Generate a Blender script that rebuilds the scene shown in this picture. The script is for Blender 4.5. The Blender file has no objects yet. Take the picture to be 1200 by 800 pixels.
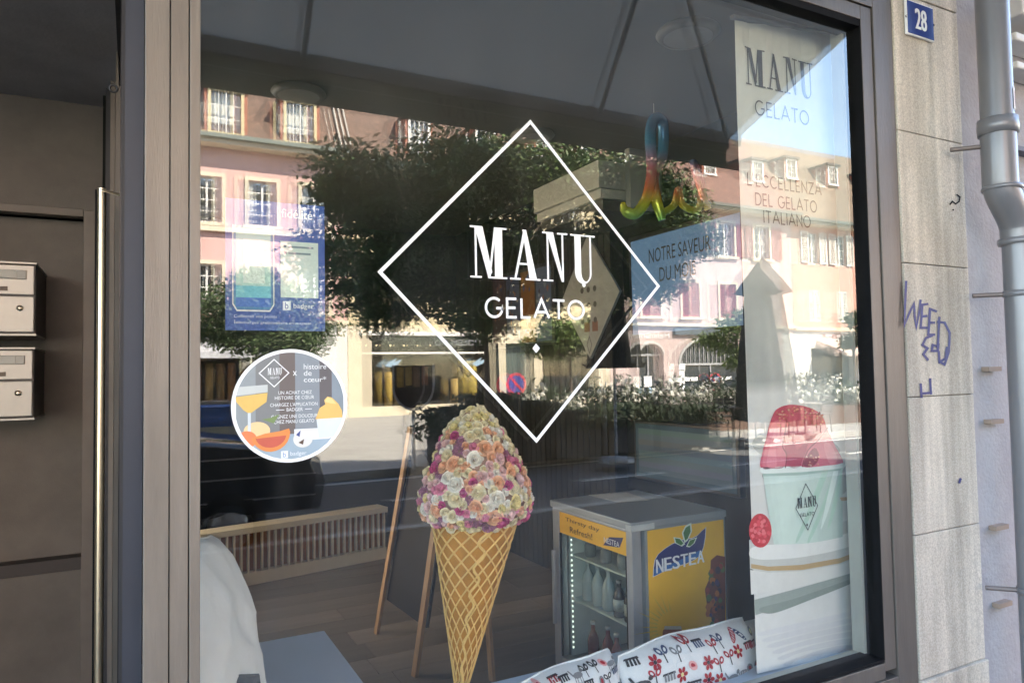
import bpy, math, random
from mathutils import Vector, Matrix
from math import sin, cos, pi, radians
random.seed(11)
S = bpy.context.scene
COL = S.collection
# ------------------------------------------------------------------ camera, world, sun, exposure
F, CAM = 840.0, Vector((0, -1.72, 1.55))
yaw, pit, rol = radians(27.85), radians(2.42), radians(-1.01)
fw = Vector((sin(yaw)*cos(pit), cos(yaw)*cos(pit), sin(pit)))
r0 = Vector((cos(yaw), -sin(yaw), 0)); u0 = r0.cross(fw)
rt = r0*cos(rol)+u0*sin(rol); up = -r0*sin(rol)+u0*cos(rol)
cd = bpy.data.cameras.new('camera'); cam = bpy.data.objects.new('camera', cd); COL.objects.link(cam)
cd.sensor_width = 36; cd.lens = F/1200*36; cd.clip_end = 600; cd.clip_start = 0.02
m = Matrix((rt, up, -fw)).transposed().to_4x4(); m.translation = CAM; cam.matrix_world = m
S.camera = cam
SUN_AZ, SUN_EL = radians(33), radians(47)
w = bpy.data.worlds.new('World'); S.world = w; w.use_nodes = True
nt = w.node_tree; sk = nt.nodes.new('ShaderNodeTexSky'); sk.sky_type = 'NISHITA'; sk.sun_disc = False
sk.sun_elevation = SUN_EL; sk.sun_rotation = SUN_AZ; sk.air_density = 1.0; sk.dust_density = 0.6
nt.links.new(sk.outputs[0], nt.nodes['Background'].inputs[0]); nt.nodes['Background'].inputs[1].default_value = 0.12
sd = bpy.data.lights.new('sun', 'SUN'); sd.energy = 4.0; sd.angle = radians(0.5); sd.color = (1, .94, .85)
so = bpy.data.objects.new('sun', sd); COL.objects.link(so)
sv = Vector((sin(SUN_AZ)*cos(SUN_EL), cos(SUN_AZ)*cos(SUN_EL), sin(SUN_EL)))
so.rotation_euler = (-sv).to_track_quat('-Z', 'Y').to_euler()
S.view_settings.view_transform = 'Standard'; S.view_settings.look = 'None'
S.view_settings.exposure = 3.72; S.view_settings.use_white_balance = True; S.view_settings.white_balance_temperature = 7000; S.view_settings.gamma = 1
S.render.engine = 'CYCLES'
c = S.cycles; c.max_bounces = 10; c.diffuse_bounces = 5; c.glossy_bounces = 4; c.transparent_max_bounces = 16
c.caustics_reflective = False; c.caustics_refractive = False; c.use_denoising = True; c.sample_clamp_indirect = 8

# ------------------------------------------------------------------ measuring helpers: the sight line of a point in the photograph cut with a plane
def ray(px, py): return fw + rt*((px-600)/F) - up*((py-400)/F)
def PY(px, py, Y):
    d = ray(px, py); return CAM + d*((Y-CAM.y)/d.y)
def PX(px, py, X):
    d = ray(px, py); return CAM + d*((X-CAM.x)/d.x)
def PZ(px, py, Z):
    d = ray(px, py); return CAM + d*((Z-CAM.z)/d.z)
def RY(px, py, Y):                       # a thing in the street, seen mirrored in the shop glass
    p = PY(px, py, Y); return Vector((p.x, -p.y, p.z))

# ------------------------------------------------------------------ materials
MATS = {}
def mat(name, col, rough=.6, metal=0., var=.12, scale=6., bump=0., bscale=80., stretch=(1, 1, 1), spec=.5, island=0., coat=0.):
    if name in MATS: return MATS[name]
    M = bpy.data.materials.new(name); M.use_nodes = True; n = M.node_tree.nodes; L = M.node_tree.links
    b = n['Principled BSDF']; b.inputs['Roughness'].default_value = rough; b.inputs['Metallic'].default_value = metal
    b.inputs['Specular IOR Level'].default_value = spec; b.inputs['Coat Weight'].default_value = coat
    tc = n.new('ShaderNodeTexCoord'); mp = n.new('ShaderNodeMapping'); mp.inputs['Scale'].default_value = stretch
    L.new(tc.outputs['Object'], mp.inputs[0])
    nz = n.new('ShaderNodeTexNoise'); nz.inputs['Scale'].default_value = scale; nz.inputs['Detail'].default_value = 8
    nz.inputs['Roughness'].default_value = .65
    L.new(mp.outputs[0], nz.inputs['Vector'])
    mr = n.new('ShaderNodeMapRange'); mr.inputs[1].default_value = .3; mr.inputs[2].default_value = .7
    mr.inputs[3].default_value = 1-var; mr.inputs[4].default_value = 1+var
    L.new(nz.outputs[0], mr.inputs[0]); val = mr.outputs[0]
    if island:
        g = n.new('ShaderNodeNewGeometry'); m2 = n.new('ShaderNodeMapRange'); m2.inputs[3].default_value = 1-island; m2.inputs[4].default_value = 1+island
        L.new(g.outputs['Random Per Island'], m2.inputs[0]); mm = n.new('ShaderNodeMath'); mm.operation = 'MULTIPLY'
        L.new(m2.outputs[0], mm.inputs[0]); L.new(val, mm.inputs[1]); val = mm.outputs[0]
    mx = n.new('ShaderNodeVectorMath'); mx.operation = 'SCALE'; mx.inputs[0].default_value = col[:3]
    L.new(val, mx.inputs['Scale']); L.new(mx.outputs[0], b.inputs['Base Color'])
    rr = n.new('ShaderNodeMapRange'); rr.inputs[3].default_value = max(0, rough-.06); rr.inputs[4].default_value = min(1, rough+.06)
    L.new(nz.outputs[0], rr.inputs[0]); L.new(rr.outputs[0], b.inputs['Roughness'])
    if bump:
        n2 = n.new('ShaderNodeTexNoise'); n2.inputs['Scale'].default_value = bscale; n2.inputs['Detail'].default_value = 5
        L.new(mp.outputs[0], n2.inputs['Vector']); bp = n.new('ShaderNodeBump'); bp.inputs['Strength'].default_value = bump; bp.inputs['Distance'].default_value = .01
        L.new(n2.outputs[0], bp.inputs['Height']); L.new(bp.outputs[0], b.inputs['Normal'])
    MATS[name] = M; return M
def mat_print(name, rough=.5, var=.05):           # flat print: ink colours carried by the mesh
    if name in MATS: return MATS[name]
    M = mat(name, (1, 1, 1), rough, 0, var, 20); n = M.node_tree.nodes; L = M.node_tree.links
    a = n.new('ShaderNodeVertexColor'); a.layer_name = 'ink'
    sc = [x for x in n if x.type == 'VECT_MATH'][0]; L.new(a.outputs[0], sc.inputs[0]); return M
def lin(*rgb):
    f = lambda v: v/12.92 if v <= .04045 else ((v+.055)/1.055)**2.4
    return tuple(f(v/255) for v in rgb)
def mat_glass(name, k=2.0, tint=(.972, .978, .965)):
    if name in MATS: return MATS[name]
    M = bpy.data.materials.new(name); M.use_nodes = True; n = M.node_tree.nodes; L = M.node_tree.links
    n.remove(n['Principled BSDF']); out = n['Material Output']
    g = n.new('ShaderNodeNewGeometry'); d = n.new('ShaderNodeVectorMath'); d.operation = 'DOT_PRODUCT'
    L.new(g.outputs['Incoming'], d.inputs[0]); L.new(g.outputs['Normal'], d.inputs[1])
    def mth(op, a, b=None):
        x = n.new('ShaderNodeMath'); x.operation = op
        for i, v in enumerate((a, b)):
            if v is None: continue
            if isinstance(v, (int, float)): x.inputs[i].default_value = v
            else: L.new(v, x.inputs[i])
        return x.outputs[0]
    cs = mth('ABSOLUTE', d.outputs['Value']); p5 = mth('POWER', mth('SUBTRACT', 1.0, cs), 5.0)
    fr = mth('MINIMUM', mth('MULTIPLY', mth('ADD', mth('MULTIPLY', p5, .957), .043), k), 1.0)   # Schlick, two coated faces
    t = n.new('ShaderNodeBsdfTransparent'); t.inputs[0].default_value = (*tint, 1)
    gl = n.new('ShaderNodeBsdfGlossy'); gl.inputs['Roughness'].default_value = 0; gl.inputs[0].default_value = (.97, .98, .97, 1)
    x = n.new('ShaderNodeMixShader'); L.new(fr, x.inputs[0]); L.new(t.outputs[0], x.inputs[1]); L.new(gl.outputs[0], x.inputs[2])
    if name.startswith('shop'):
        tc = n.new('ShaderNodeTexCoord'); mp = n.new('ShaderNodeMapping'); mp.inputs['Scale'].default_value = (1.4, 1, .5); mp.inputs['Rotation'].default_value = (0, .5, 0); L.new(tc.outputs['Object'], mp.inputs[0])
        nz = n.new('ShaderNodeTexNoise'); nz.inputs['Scale'].default_value = 3.5; nz.inputs['Detail'].default_value = 9; nz.inputs['Distortion'].default_value = 1.2; L.new(mp.outputs[0], nz.inputs['Vector'])
        mr = n.new('ShaderNodeMapRange'); mr.inputs[1].default_value = .42; mr.inputs[2].default_value = .75; mr.inputs[3].default_value = .001; mr.inputs[4].default_value = .012; L.new(nz.outputs[0], mr.inputs[0])
        df = n.new('ShaderNodeBsdfDiffuse'); df.inputs[0].default_value = (.8, .8, .78, 1); y = n.new('ShaderNodeMixShader'); L.new(mr.outputs[0], y.inputs[0]); L.new(x.outputs[0], y.inputs[1]); L.new(df.outputs[0], y.inputs[2]); x = y
    L.new(x.outputs[0], out.inputs[0]); MATS[name] = M; return M
def mat_emit(name, col, s):
    if name in MATS: return MATS[name]
    M = mat(name, col, .4); b = M.node_tree.nodes['Principled BSDF']
    b.inputs['Emission Color'].default_value = (*col, 1); b.inputs['Emission Strength'].default_value = s; return M

# ------------------------------------------------------------------ mesh helpers
BASE = {}                                  # world position of every thing's empty
class G:
    def __init__(s): s.v = []; s.f = []; s.c = []; s.s = []
    def add(s, vs, fs, col=(1, 1, 1), sm=False):
        o = len(s.v); s.v += [tuple(v) for v in vs]
        for f in fs: s.f.append([i+o for i in f]); s.c.append(col); s.s.append(sm)
        return s
    def box(s, x0, x1, y0, y1, z0, z1, col=(1, 1, 1)):
        x0, x1 = sorted((x0, x1)); y0, y1 = sorted((y0, y1)); z0, z1 = sorted((z0, z1))
        v = [(x, y, z) for x in (x0, x1) for y in (y0, y1) for z in (z0, z1)]
        return s.add(v, [(0, 1, 3, 2), (4, 6, 7, 5), (0, 4, 5, 1), (2, 3, 7, 6), (0, 2, 6, 4), (1, 5, 7, 3)], col)
    def bar(s, a, b, wd, th, n=(0, 1, 0), col=(1, 1, 1)):     # bar from a to b, wide across, th along n
        a, b, n = Vector(a), Vector(b), Vector(n); d = (b-a).normalized(); sd = d.cross(n).normalized(); n2 = sd.cross(d).normalized()
        v = [p+sd*(i*wd/2)+n2*(j*th/2) for p in (a, b) for i in (-1, 1) for j in (-1, 1)]
        return s.add(v, [(0, 1, 3, 2), (4, 6, 7, 5), (0, 4, 5, 1), (2, 3, 7, 6), (0, 2, 6, 4), (1, 5, 7, 3)], col)
    def poly(s, pts, col=(1, 1, 1)): return s.add(pts, [list(range(len(pts)))], col)
    def prism(s, pts, d, col=(1, 1, 1)):                    # closed outline pushed along vector d
        n = len(pts); d = Vector(d); v = [Vector(p) for p in pts]+[Vector(p)+d for p in pts]
        return s.add(v, [list(range(n))[::-1], list(range(n, 2*n))]+[(i, (i+1) % n, n+(i+1) % n, n+i) for i in range(n)], col)
    def tube(s, pts, r, n=10, closed=False, col=(1, 1, 1)):
        pts = [Vector(p) for p in pts]; k = len(pts); rs = r if isinstance(r, (list, tuple)) else [r]*k; vs = []; prev = None
        for i, p in enumerate(pts):
            a = pts[i-1] if (i or closed) else p; b = pts[(i+1) % k] if (i < k-1 or closed) else p
            t = (b-a).normalized(); ref = prev if prev is not None else (Vector((0, 0, 1)) if abs(t.z) < .9 else Vector((1, 0, 0)))
            x = (ref-t*ref.dot(t)).normalized(); y = t.cross(x); prev = x
            vs += [p+x*(rs[i]*cos(2*pi*j/n))+y*(rs[i]*sin(2*pi*j/n)) for j in range(n)]
        fs = [(i*n+j, i*n+(j+1) % n, ((i+1) % k)*n+(j+1) % n, ((i+1) % k)*n+j) for i in range(k if closed else k-1) for j in range(n)]
        s.add(vs, fs, col, True)
        if not closed: s.add(vs[:n], [list(range(n))[::-1]], col); s.add(vs[-n:], [list(range(n))], col)
        return s
    def lathe(s, prof, cx=0, cy=0, cz=0, n=20, col=(1, 1, 1)):
        vs = [(cx+r*cos(2*pi*j/n), cy+r*sin(2*pi*j/n), cz+z) for r, z in prof for j in range(n)]
        fs = [(i*n+j, i*n+(j+1) % n, (i+1)*n+(j+1) % n, (i+1)*n+j) for i in range(len(prof)-1) for j in range(n)]
        return s.add(vs, fs, col, True)
    def ribbon(s, pts, wd, fn, col=(1, 1, 1), closed=False):   # a stroke of even width in a flat (u,v) plane, fn maps it into space
        p = [Vector((a[0], a[1])) for a in pts]; k = len(p); L_ = []; R_ = []
        for i in range(k):
            a = p[i-1] if (i or closed) else None; b = p[(i+1) % k] if (i < k-1 or closed) else None
            d1 = (p[i]-a).normalized() if a is not None else None; d2 = (b-p[i]).normalized() if b is not None else None
            d = ((d1 or d2)+(d2 or d1)); d = d.normalized() if d.length > 1e-6 else (d1 or d2); nrm = Vector((-d.y, d.x))
            q = d1 or d2; sc = 1/max(.35, abs(nrm.dot(Vector((-q.y, q.x))))); L_.append(p[i]+nrm*wd/2*sc); R_.append(p[i]-nrm*wd/2*sc)
        n = k if closed else k-1
        return s.add([fn(*q) for q in L_]+[fn(*q) for q in R_], [(i, (i+1) % k, k+(i+1) % k, k+i) for i in range(n)], col)
    def build(s, name, m, parent=None, local=False, bevel=0., smooth=False):
        off = Vector((0, 0, 0)) if (local or parent is None) else BASE[parent.name]
        me = bpy.data.meshes.new(name); me.from_pydata([(v[0]-off.x, v[1]-off.y, v[2]-off.z) for v in s.v], [], s.f)
        if any(cc != (1, 1, 1) for cc in s.c):
            a = me.color_attributes.new('ink', 'FLOAT_COLOR', 'CORNER'); i = 0
            for p, cc in zip(me.polygons, s.c):
                for k in range(p.loop_total):
                    q = cc[k] if isinstance(cc[0], (tuple, list)) else cc
                    a.data[p.loop_start+k].color = (*q, 1)
        for p, q in zip(me.polygons, s.s): p.use_smooth = q or smooth
        me.materials.append(m); o = bpy.data.objects.new(name, me); COL.objects.link(o)
        if parent is not None: o.parent = parent; BASE[o.name] = off
        else: BASE[o.name] = Vector((0, 0, 0))
        if bevel:
            b = o.modifiers.new('bevel', 'BEVEL'); b.width = bevel; b.segments = 2; b.limit_method = 'ANGLE'
        return o
def tag(o, label=None, cat=None, group=None, kind=None):
    for k, v in (('label', label), ('category', cat), ('group', group), ('kind', kind)):
        if v: o[k] = v
    return o
def thing(name, label, cat, loc=(0, 0, 0), group=None, rz=0):
    o = bpy.data.objects.new(name, None); COL.objects.link(o); o.location = loc; o.rotation_euler = (0, 0, rz); o.empty_display_size = .1
    BASE[o.name] = Vector(loc); return tag(o, label, cat, group)
def dup(o, loc=None, parent=None, label=None, rz=None):
    q = o.copy(); COL.objects.link(q)
    if loc is not None: q.location = loc
    if rz is not None: q.rotation_euler = (0, 0, rz)
    if parent is not None: q.parent = parent
    if label: q['label'] = label
    for ch in list(o.children): dup(ch, None, q)
    BASE[q.name] = Vector(q.location); return q
def struct(o): o['kind'] = 'structure'; return o

# ------------------------------------------------------------------ lettering
def glyph_o(cx, cy, rx, ry, a0=0, a1=360, n=28): return [(cx+rx*cos(radians(a0+(a1-a0)*i/n)), cy+ry*sin(radians(a0+(a1-a0)*i/n))) for i in range(n+1)]
SANS = {'G': (.98, [glyph_o(.5, .5, .48, .5, 48, 360)[:-1]+[(.98, .5), (.98, .47), (.62, .47)]]), 'E': (.62, [[(.6, 1), (.04, 1), (.04, 0), (.6, 0)], [(.04, .51), (.54, .51)]]),
 'L': (.58, [[(.04, 1.04), (.04, 0), (.58, 0)]]), 'A': (.92, [[(0, 0), (.46, 1.02), (.92, 0)], [(.17, .32), (.75, .32)]]), 'T': (.76, [[(0, 1), (.76, 1)], [(.38, 1), (.38, -.04)]]),
 'O': (1.02, [glyph_o(.51, .5, .5, .5)]), 'C': (.88, [glyph_o(.5, .5, .48, .5, 45, 315)]), 'N': (.8, [[(.04, -.04), (.04, .98), (.76, .02), (.76, 1.04)]]),
 'Z': (.74, [[(.02, 1), (.72, 1), (.02, 0), (.74, 0)]]), 'D': (.86, [[(.04, 0), (.04, 1), (.36, 1)]+glyph_o(.36, .5, .48, .5, 85, -85, 18)+[(.36, 0), (.0, 0)]]), 'I': (.1, [[(.05, 1.04), (.05, -.04)]]),
 "'": (.12, [[(.06, 1.04), (.04, .74)]]), ' ': (.4, [])}
def sans(g, txt, fn, x0, x1, z0, h, wt=.13, col=(1, 1, 1)):      # fills the line from x0 to x1
    f0 = fn; cnt = [0]
    def fn(u, v): p = f0(u, v); return (p[0], p[1]-cnt[0]*.00003, p[2])
    gap = .24; tot = sum(SANS[ch][0] for ch in txt)+gap*(len(txt)-1); sx = (x1-x0)/tot; x = 0
    for ch in txt:
        wd, st = SANS[ch]
        for k in st:
            cl = k[0] == k[-1] and len(k) > 8; pts = [(x0+(x+a)*sx, z0+b*h) for a, b in (k[:-1] if cl else k)]
            cnt[0] += 1; g.ribbon(pts, wt*h, fn, col, cl)
        x += wd+gap
def serif_manu(g, fn, x0, x1, z0, z1, col=(1, 1, 1), b=0.):            # tall narrow high-contrast capitals
    W, H = x1-x0, z1-z0; f0 = fn; cnt = [0]
    def fn(u, v): p = f0(u, v); return (p[0], p[1]-cnt[0]*.00003, p[2])
    bold = b
    def R(a, b, c2, d):
        k = bold if b-a < .03 else 0
        cnt[0] += 1; g.poly([fn(x0+p*W, z0+q*H) for p, q in ((a-k, c2), (b+k, c2), (b+k, d), (a-k, d))], col)
    def Pq(*pts): cnt[0] += 1; g.poly([fn(x0+p*W, z0+q*H) for p, q in pts], col)
    t = .035
    # M
    R(.035, .05, t, 1-t); R(.185, .245, t, 1-t); R(0, .085, 0, t); R(.15, .28, 0, t); R(0, .055, 1-t, 1); R(.185, .28, 1-t, 1)
    Pq((.035, 1), (.095, 1), (.165, .12), (.135, .0)); Pq((.135, 0), (.15, 0), (.2, 1), (.183, 1))
    # A
    Pq((.335, t), (.352, t), (.425, .86), (.413, 1)); Pq((.405, 1), (.435, 1), (.515, t), (.455, t)); R(.3, .385, 0, t); R(.425, .545, 0, t); R(.365, .468, .3, .34)
    # N
    R(.6, .615, t, 1-t); R(.725, .74, t, 1-t); R(.565, .65, 0, t); R(.565, .62, 1-t, 1); R(.69, .775, 1-t, 1); Pq((.6, 1), (.655, 1), (.74, .0), (.72, 0))
    # U
    R(.835, .89, .22, 1-t); R(.965, .98, .22, 1-t); R(.8, .925, 1-t, 1); R(.93, 1.015, 1-t, 1)
    oL = [(.835+.0725*(1-cos(radians(a))), .22-.24*sin(radians(a))) for a in range(0, 181, 15)]; iL = [(.89+.0375*(1-cos(radians(a))), .22-.19*sin(radians(a))) for a in range(0, 181, 15)]
    for i in range(12): Pq(oL[i], oL[i+1], iL[i+1], iL[i])
TXT = {}
def text(g, s, fn, x0, x1, z0, z1=None, col=(1, 1, 1), h=None):   # builtin face, fitted between x0 and x1
    if s not in TXT:
        cu = bpy.data.curves.new('t', 'FONT'); cu.body = s; cu.resolution_u = 3; o = bpy.data.objects.new('t', cu); COL.objects.link(o)
        dg = bpy.context.evaluated_depsgraph_get(); me = o.evaluated_get(dg).to_mesh()
        vs = [(v.co.x, v.co.y) for v in me.vertices]; fs = [list(p.vertices) for p in me.polygons]
        o.evaluated_get(dg).to_mesh_clear(); bpy.data.objects.remove(o); bpy.data.curves.remove(cu); TXT[s] = (vs, fs)
    vs, fs = TXT[s]; xa, xb = min(v[0] for v in vs), max(v[0] for v in vs); za, zb = min(v[1] for v in vs), max(v[1] for v in vs)
    sx = (x1-x0)/(xb-xa); sz = sx if z1 is None else (z1-z0)/(zb-za)
    g.add([fn(x0+(a-xa)*sx, z0+(b-za)*sz) for a, b in vs], fs, col)
def plane_y(Y): return lambda u, v: (u, Y, v)
def diamond(g, cx, cz, rx, rz, wd, fn, col=(1, 1, 1)): g.ribbon([(cx-rx, cz), (cx, cz+rz), (cx+rx, cz), (cx, cz-rz)], wd, fn, col, True)
def ell(cx, cz, rx, rz, n=24, a0=0, a1=360): return [(cx+rx*cos(radians(a0+(a1-a0)*i/n)), cz+rz*sin(radians(a0+(a1-a0)*i/n))) for i in range(n)]

# ------------------------------------------------------------------ palette
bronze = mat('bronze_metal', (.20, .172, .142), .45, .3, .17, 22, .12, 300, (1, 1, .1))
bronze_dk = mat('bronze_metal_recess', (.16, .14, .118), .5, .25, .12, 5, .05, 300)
blue_grey = mat('grey_jamb_metal', (.035, .041, .055), .5, .2, .1, 4)
black = mat('black_rubber', (.009, .009, .01), .75, 0, .2, 20, spec=.08)
dark = mat('dark_frame', (.03, .03, .032), .5, 0, .15, 8)
steel = mat('brushed_steel', (.78, .66, .47), .3, .9, .08, 10, 0, 0, (1, 1, .1))
white = mat('white_vinyl', (.9, .9, .89), .5, 0, .03, 30)
offw = mat('off_white_paint', (.72, .7, .66), .6, 0, .08, 5)
inkm = mat_print('printed_ink', .5)
glass_shop = mat_glass('shop_glass_outer', 2.3); glass_in = mat_glass('shop_glass_inner', 1.1); glass_far = mat_glass('house_glass', 1.2); glass_thin = mat_glass('clear_glass', 1.2, (.95, .98, .96))

# =================================================================== THE SHOP FRONT
FY = -.03                                                    # face of the metal frame; the glass stands 5 cm behind it
shop = thing('shop_window', 'large bronze framed shop window with white diamond lettering on the glass', 'shop window', (1.3, 0, .37))
g = G(); XR = PY(1013.5, 400, 0).x+.0025
g.add([(.1, 0, .48), (XR, 0, .48), (XR, 0, 2.86), (.1, 0, 2.86), (.1, .018, .48), (XR, .034, .48), (XR, .034, 2.86), (.1, .018, 2.86)],
      [(0, 1, 2, 3), (5, 4, 7, 6), (0, 3, 7, 4), (1, 5, 6, 2), (0, 4, 5, 1), (3, 2, 6, 7)])
o = g.build('glass_pane', glass_shop, shop); o.data.materials.append(glass_in); o.data.polygons[1].material_index = 1
# left post in three strips with shadow joints
for x0, x1, d in ((.019, .0665, 0), (.0685, .1045, .003), (.1065, .128, .001)):
    G().box(x0, x1, FY+d, .09, .0, 3.02).build('post_strip', bronze, shop, bevel=.0015)
G().box(.03, .12, FY+.02, .085, .01, 3.01).build('post_core', black, shop)
# right: sash and outer frame
XG = PY(1013.5, 400, 0).x; xm = PY(1036, 400, FY).x; xo = PY(1058.5, 400, FY).x
bronze_shaded = mat('bronze_metal_shaded', (.125, .11, .098), .42, .3, .17, 22, .12, 300, (1, 1, .1))  # darker copy of the post bronze; dimmer light here is in the colour
G().box(XG+.004, xm-.002, FY, .06, .46, 2.885).build('sash_stile', bronze_shaded, shop, bevel=.002)
G().box(xm+.001, xo, FY-.006, .09, .37, 3.02).build('frame_jamb', bronze_shaded, shop, bevel=.002)
G().box(XG, XG+.0035, FY+.001, .06, .5, 2.86).build('gasket', black, shop)
G().box(.1285, XG+.0035, FY+.003, .06, 2.805, 2.83).build('gasket', black, shop)
G().box(.1285, XG+.0035, FY, .06, 2.831, 2.885).build('sash_rail', bronze_shaded, shop, bevel=.002)
G().box(.1285, xm, FY-.006, .09, 2.888, 3.02).build('frame_head', bronze_shaded, shop, bevel=.002)
G().box(.1285, XG+.0035, FY+.003, .06, .492, .502).build('gasket', black, shop)
G().box(.1285, XG+.0035, FY, .06, .435, .489).build('sash_rail', bronze_shaded, shop, bevel=.002)
G().box(.1285, xm, FY-.006, .09, .37, .432).build('frame_sill', bronze_shaded, shop, bevel=.002)
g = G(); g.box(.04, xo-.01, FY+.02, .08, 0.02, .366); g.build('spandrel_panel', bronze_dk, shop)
# inner bead seen through the edge of the glass
G().box(XG-.012, XG+.003, .04, .09, .46, 2.87).build('glazing_bead', mat('pale_bead', (.42, .44, .40), .45, 0, .08), shop)
G().box(.13, XG-.013, .04, .09, .44, .5).build('glazing_bead', MATS['pale_bead'], shop)
# white lettering on the outer face
fn = plane_y(-.0015)
g = G(); tp, lf, rg, bt = PY(626, 144, 0), PY(445, 317, 0), PY(771, 330, 0), PY(629, 516, 0)
dcx, dcz = (lf.x+rg.x)/2, (tp.z+bt.z)/2; diamond(g, dcx, dcz, (rg.x-lf.x)/2, (tp.z-bt.z)/2, .0092, fn); g.build('diamond_outline', white, shop)
a, b = PY(551, 325, 0), PY(697, 334, 0); tz = PY(551, 264, 0).z
g = G(); serif_manu(g, fn, a.x, PY(695, 300, 0).x, a.z, tz); u_ = PY(684, 334, 0); g.poly([fn(*q) for q in ell(u_.x, u_.z, .006, .006, 12)]); g.build('logo_lettering', white, shop)
a = PY(569, 374, 0); b = PY(684, 374, 0); g = G(); sans(g, 'GELATO', fn, a.x, b.x, PY(569, 371, 0).z, PY(569, 349, 0).z-PY(569, 371, 0).z, .14); g.build('logo_lettering', white, shop)
d_ = PY(628, 408, 0); g = G(); g.poly([fn(d_.x+p*.012, d_.z+q*.013) for p, q in ((-1, 0), (0, -1), (1, 0), (0, 1))]); g.build('small_diamond', white, shop)

# round sticker
ce = PY(341, 475, 0); Rr = .131
st = thing('round_sticker', 'round promotional window sticker with white rim at lower left', 'sticker', (ce.x, 0, ce.z))
f2 = lambda e: (lambda u, v: (ce.x+u*Rr, -.002-e, ce.z+v*Rr))
g = G(); g.prism([(ce.x+p*Rr, -.001, ce.z+q*Rr) for p, q in ell(0, 0, 1, 1, 64)], (0, -.001, 0)); g.build('rim', white, st)
g = G(); bg = lin(126, 128, 128); pk = lin(108, 98, 95); lt = lin(150, 160, 166); wt_ = lin(232, 234, 234)
def clip_disc(x0, x1, y0, y1, r=.94):
    out = []
    for i in range(13):
        x = x0+(x1-x0)*i/12
        if abs(x) < r: out.append((x, min(y1, math.sqrt(r*r-x*x))))
    for i in range(12, -1, -1):
        x = x0+(x1-x0)*i/12
        if abs(x) < r: out.append((x, max(y0, -math.sqrt(r*r-x*x))))
    return out
def disc(x0, x1, y0, y1, col, e): g.poly([f2(e)(*q) for q in clip_disc(x0, x1, y0, y1)], col)
for x0, x1, cc in ((-.95, -.6, lin(146, 153, 155)), (-.6, -.2, bg), (-.2, .07, pk), (.07, .5, lin(136, 143, 149)), (.5, .72, lin(100, 95, 97)), (.72, .95, lin(134, 145, 153))): disc(x0, x1, -.55, 1, cc, .0005)
disc(-.95, .95, -1, -.5, lin(156, 174, 186), .0006); disc(.05, .95, -.62, -.42, wt_, .0008)
def shp(pts, col, e=.0012): g.poly([f2(e)(*[k*min(1, .945/max(1e-6, math.hypot(*q))) for k in q]) for q in pts], col)
shp([(-.93, .18), (-.4, .24), (-.42, .08), (-.62, -.06), (-.7, -.12), (-.8, -.05), (-.92, .1)], lin(222, 184, 104)); shp([(-.9, .36), (-.4, .38), (-.4, .25), (-.92, .2)], lin(196, 200, 196))
shp([(-.73, -.1), (-.68, -.1), (-.68, -.5), (-.73, -.5)], lin(205, 212, 214), .0013)
shp(ell(-.58, -.42, .22, .16), lin(238, 200, 150)); shp(ell(-.75, -.56, .17, .15), lin(226, 130, 84), .0014)
shp([(-.62, -.52)]+[( -.35+.33*cos(radians(t)), -.46+.33*sin(radians(t))) for t in range(195, 375, 15)]+[(-.04, -.4), (-.2, -.44), (-.45, -.47)], lin(224, 138, 76), .0016)
shp([(-.58, -.55)]+[(-.35+.26*cos(radians(t)), -.5+.22*sin(radians(t))) for t in range(190, 360, 15)], lin(196, 92, 74), .0018)
shp([(-.5, -.22), (-.3, -.3), (-.2, -.14), (-.35, -.2)], lin(120, 140, 90), .0017)
shp(ell(.2, -.6, .17, .15), lin(222, 220, 214), .0016); shp([(.08, -.52), (.16, -.44), (.14, -.56)], lin(70, 84, 140), .0018); shp([(.12, -.66), (.22, -.6), (.2, -.7)], lin(90, 70, 60), .0018)
shp([(.44, -.26), (.92, -.24), (.85, -.52), (.78, -.62), (.48, -.6)], lin(214, 222, 224), .0014)
shp([(.42, -.26), (.5, -.06), (.6, 0), (.58, .08), (.64, .14), (.72, .12), (.84, 0), (.9, -.12), (.92, -.25)], lin(228, 186, 110), .0016); shp([(.58, .05), (.64, .13), (.72, .1), (.8, 0), (.68, .02)], lin(238, 206, 140), .0018)
diamond(g, -.29, .58, .25, .24, .018, f2(.0014), wt_); serif_manu(g, f2(.0015), -.4, -.16, .55, .67, wt_, .012); text(g, 'GELATO', f2(.0015), -.36, -.2, .48, .52, wt_)
text(g, 'x', f2(.0015), .03, .1, .53, .61, wt_)
for i, s_ in enumerate(('histoire', 'de', 'cœur*')): text(g, s_, f2(.0015), .22, (.62, .36, .62)[i], .64-.115*i, .735-.115*i, wt_)
for s_, x0, x1, y in (('UN ACHAT CHEZ', -.22, .36, .2), ('HISTOIRE DE CŒUR', -.28, .4, .11), ("CHARGEZ L'APPLICATION", -.36, .46, -.01), ('BADGER', -.08, .2, -.1), ('GAGNEZ UNE DOUCEUR', -.34, .46, -.22), ('CHEZ MANU GELATO', -.3, .4, -.31)): text(g, s_, f2(.0015), x0, x1, y, y+.062, wt_)
g.ribbon([(-.26, -.07), (-.12, -.07)], .012, f2(.0015), wt_); g.ribbon([(.24, -.07), (.36, -.07)], .012, f2(.0015), wt_)
shp([(-.18, -.92), (-.06, -.92), (-.06, -.79), (-.18, -.79)], wt_, .0018); text(g, 'b', f2(.0022), -.145, -.095, -.9, -.81, lin(120, 150, 190)); text(g, 'badger', f2(.0018), -.02, .26, -.9, -.81, wt_)
g.build('printed_face', inkm, st)

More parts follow.
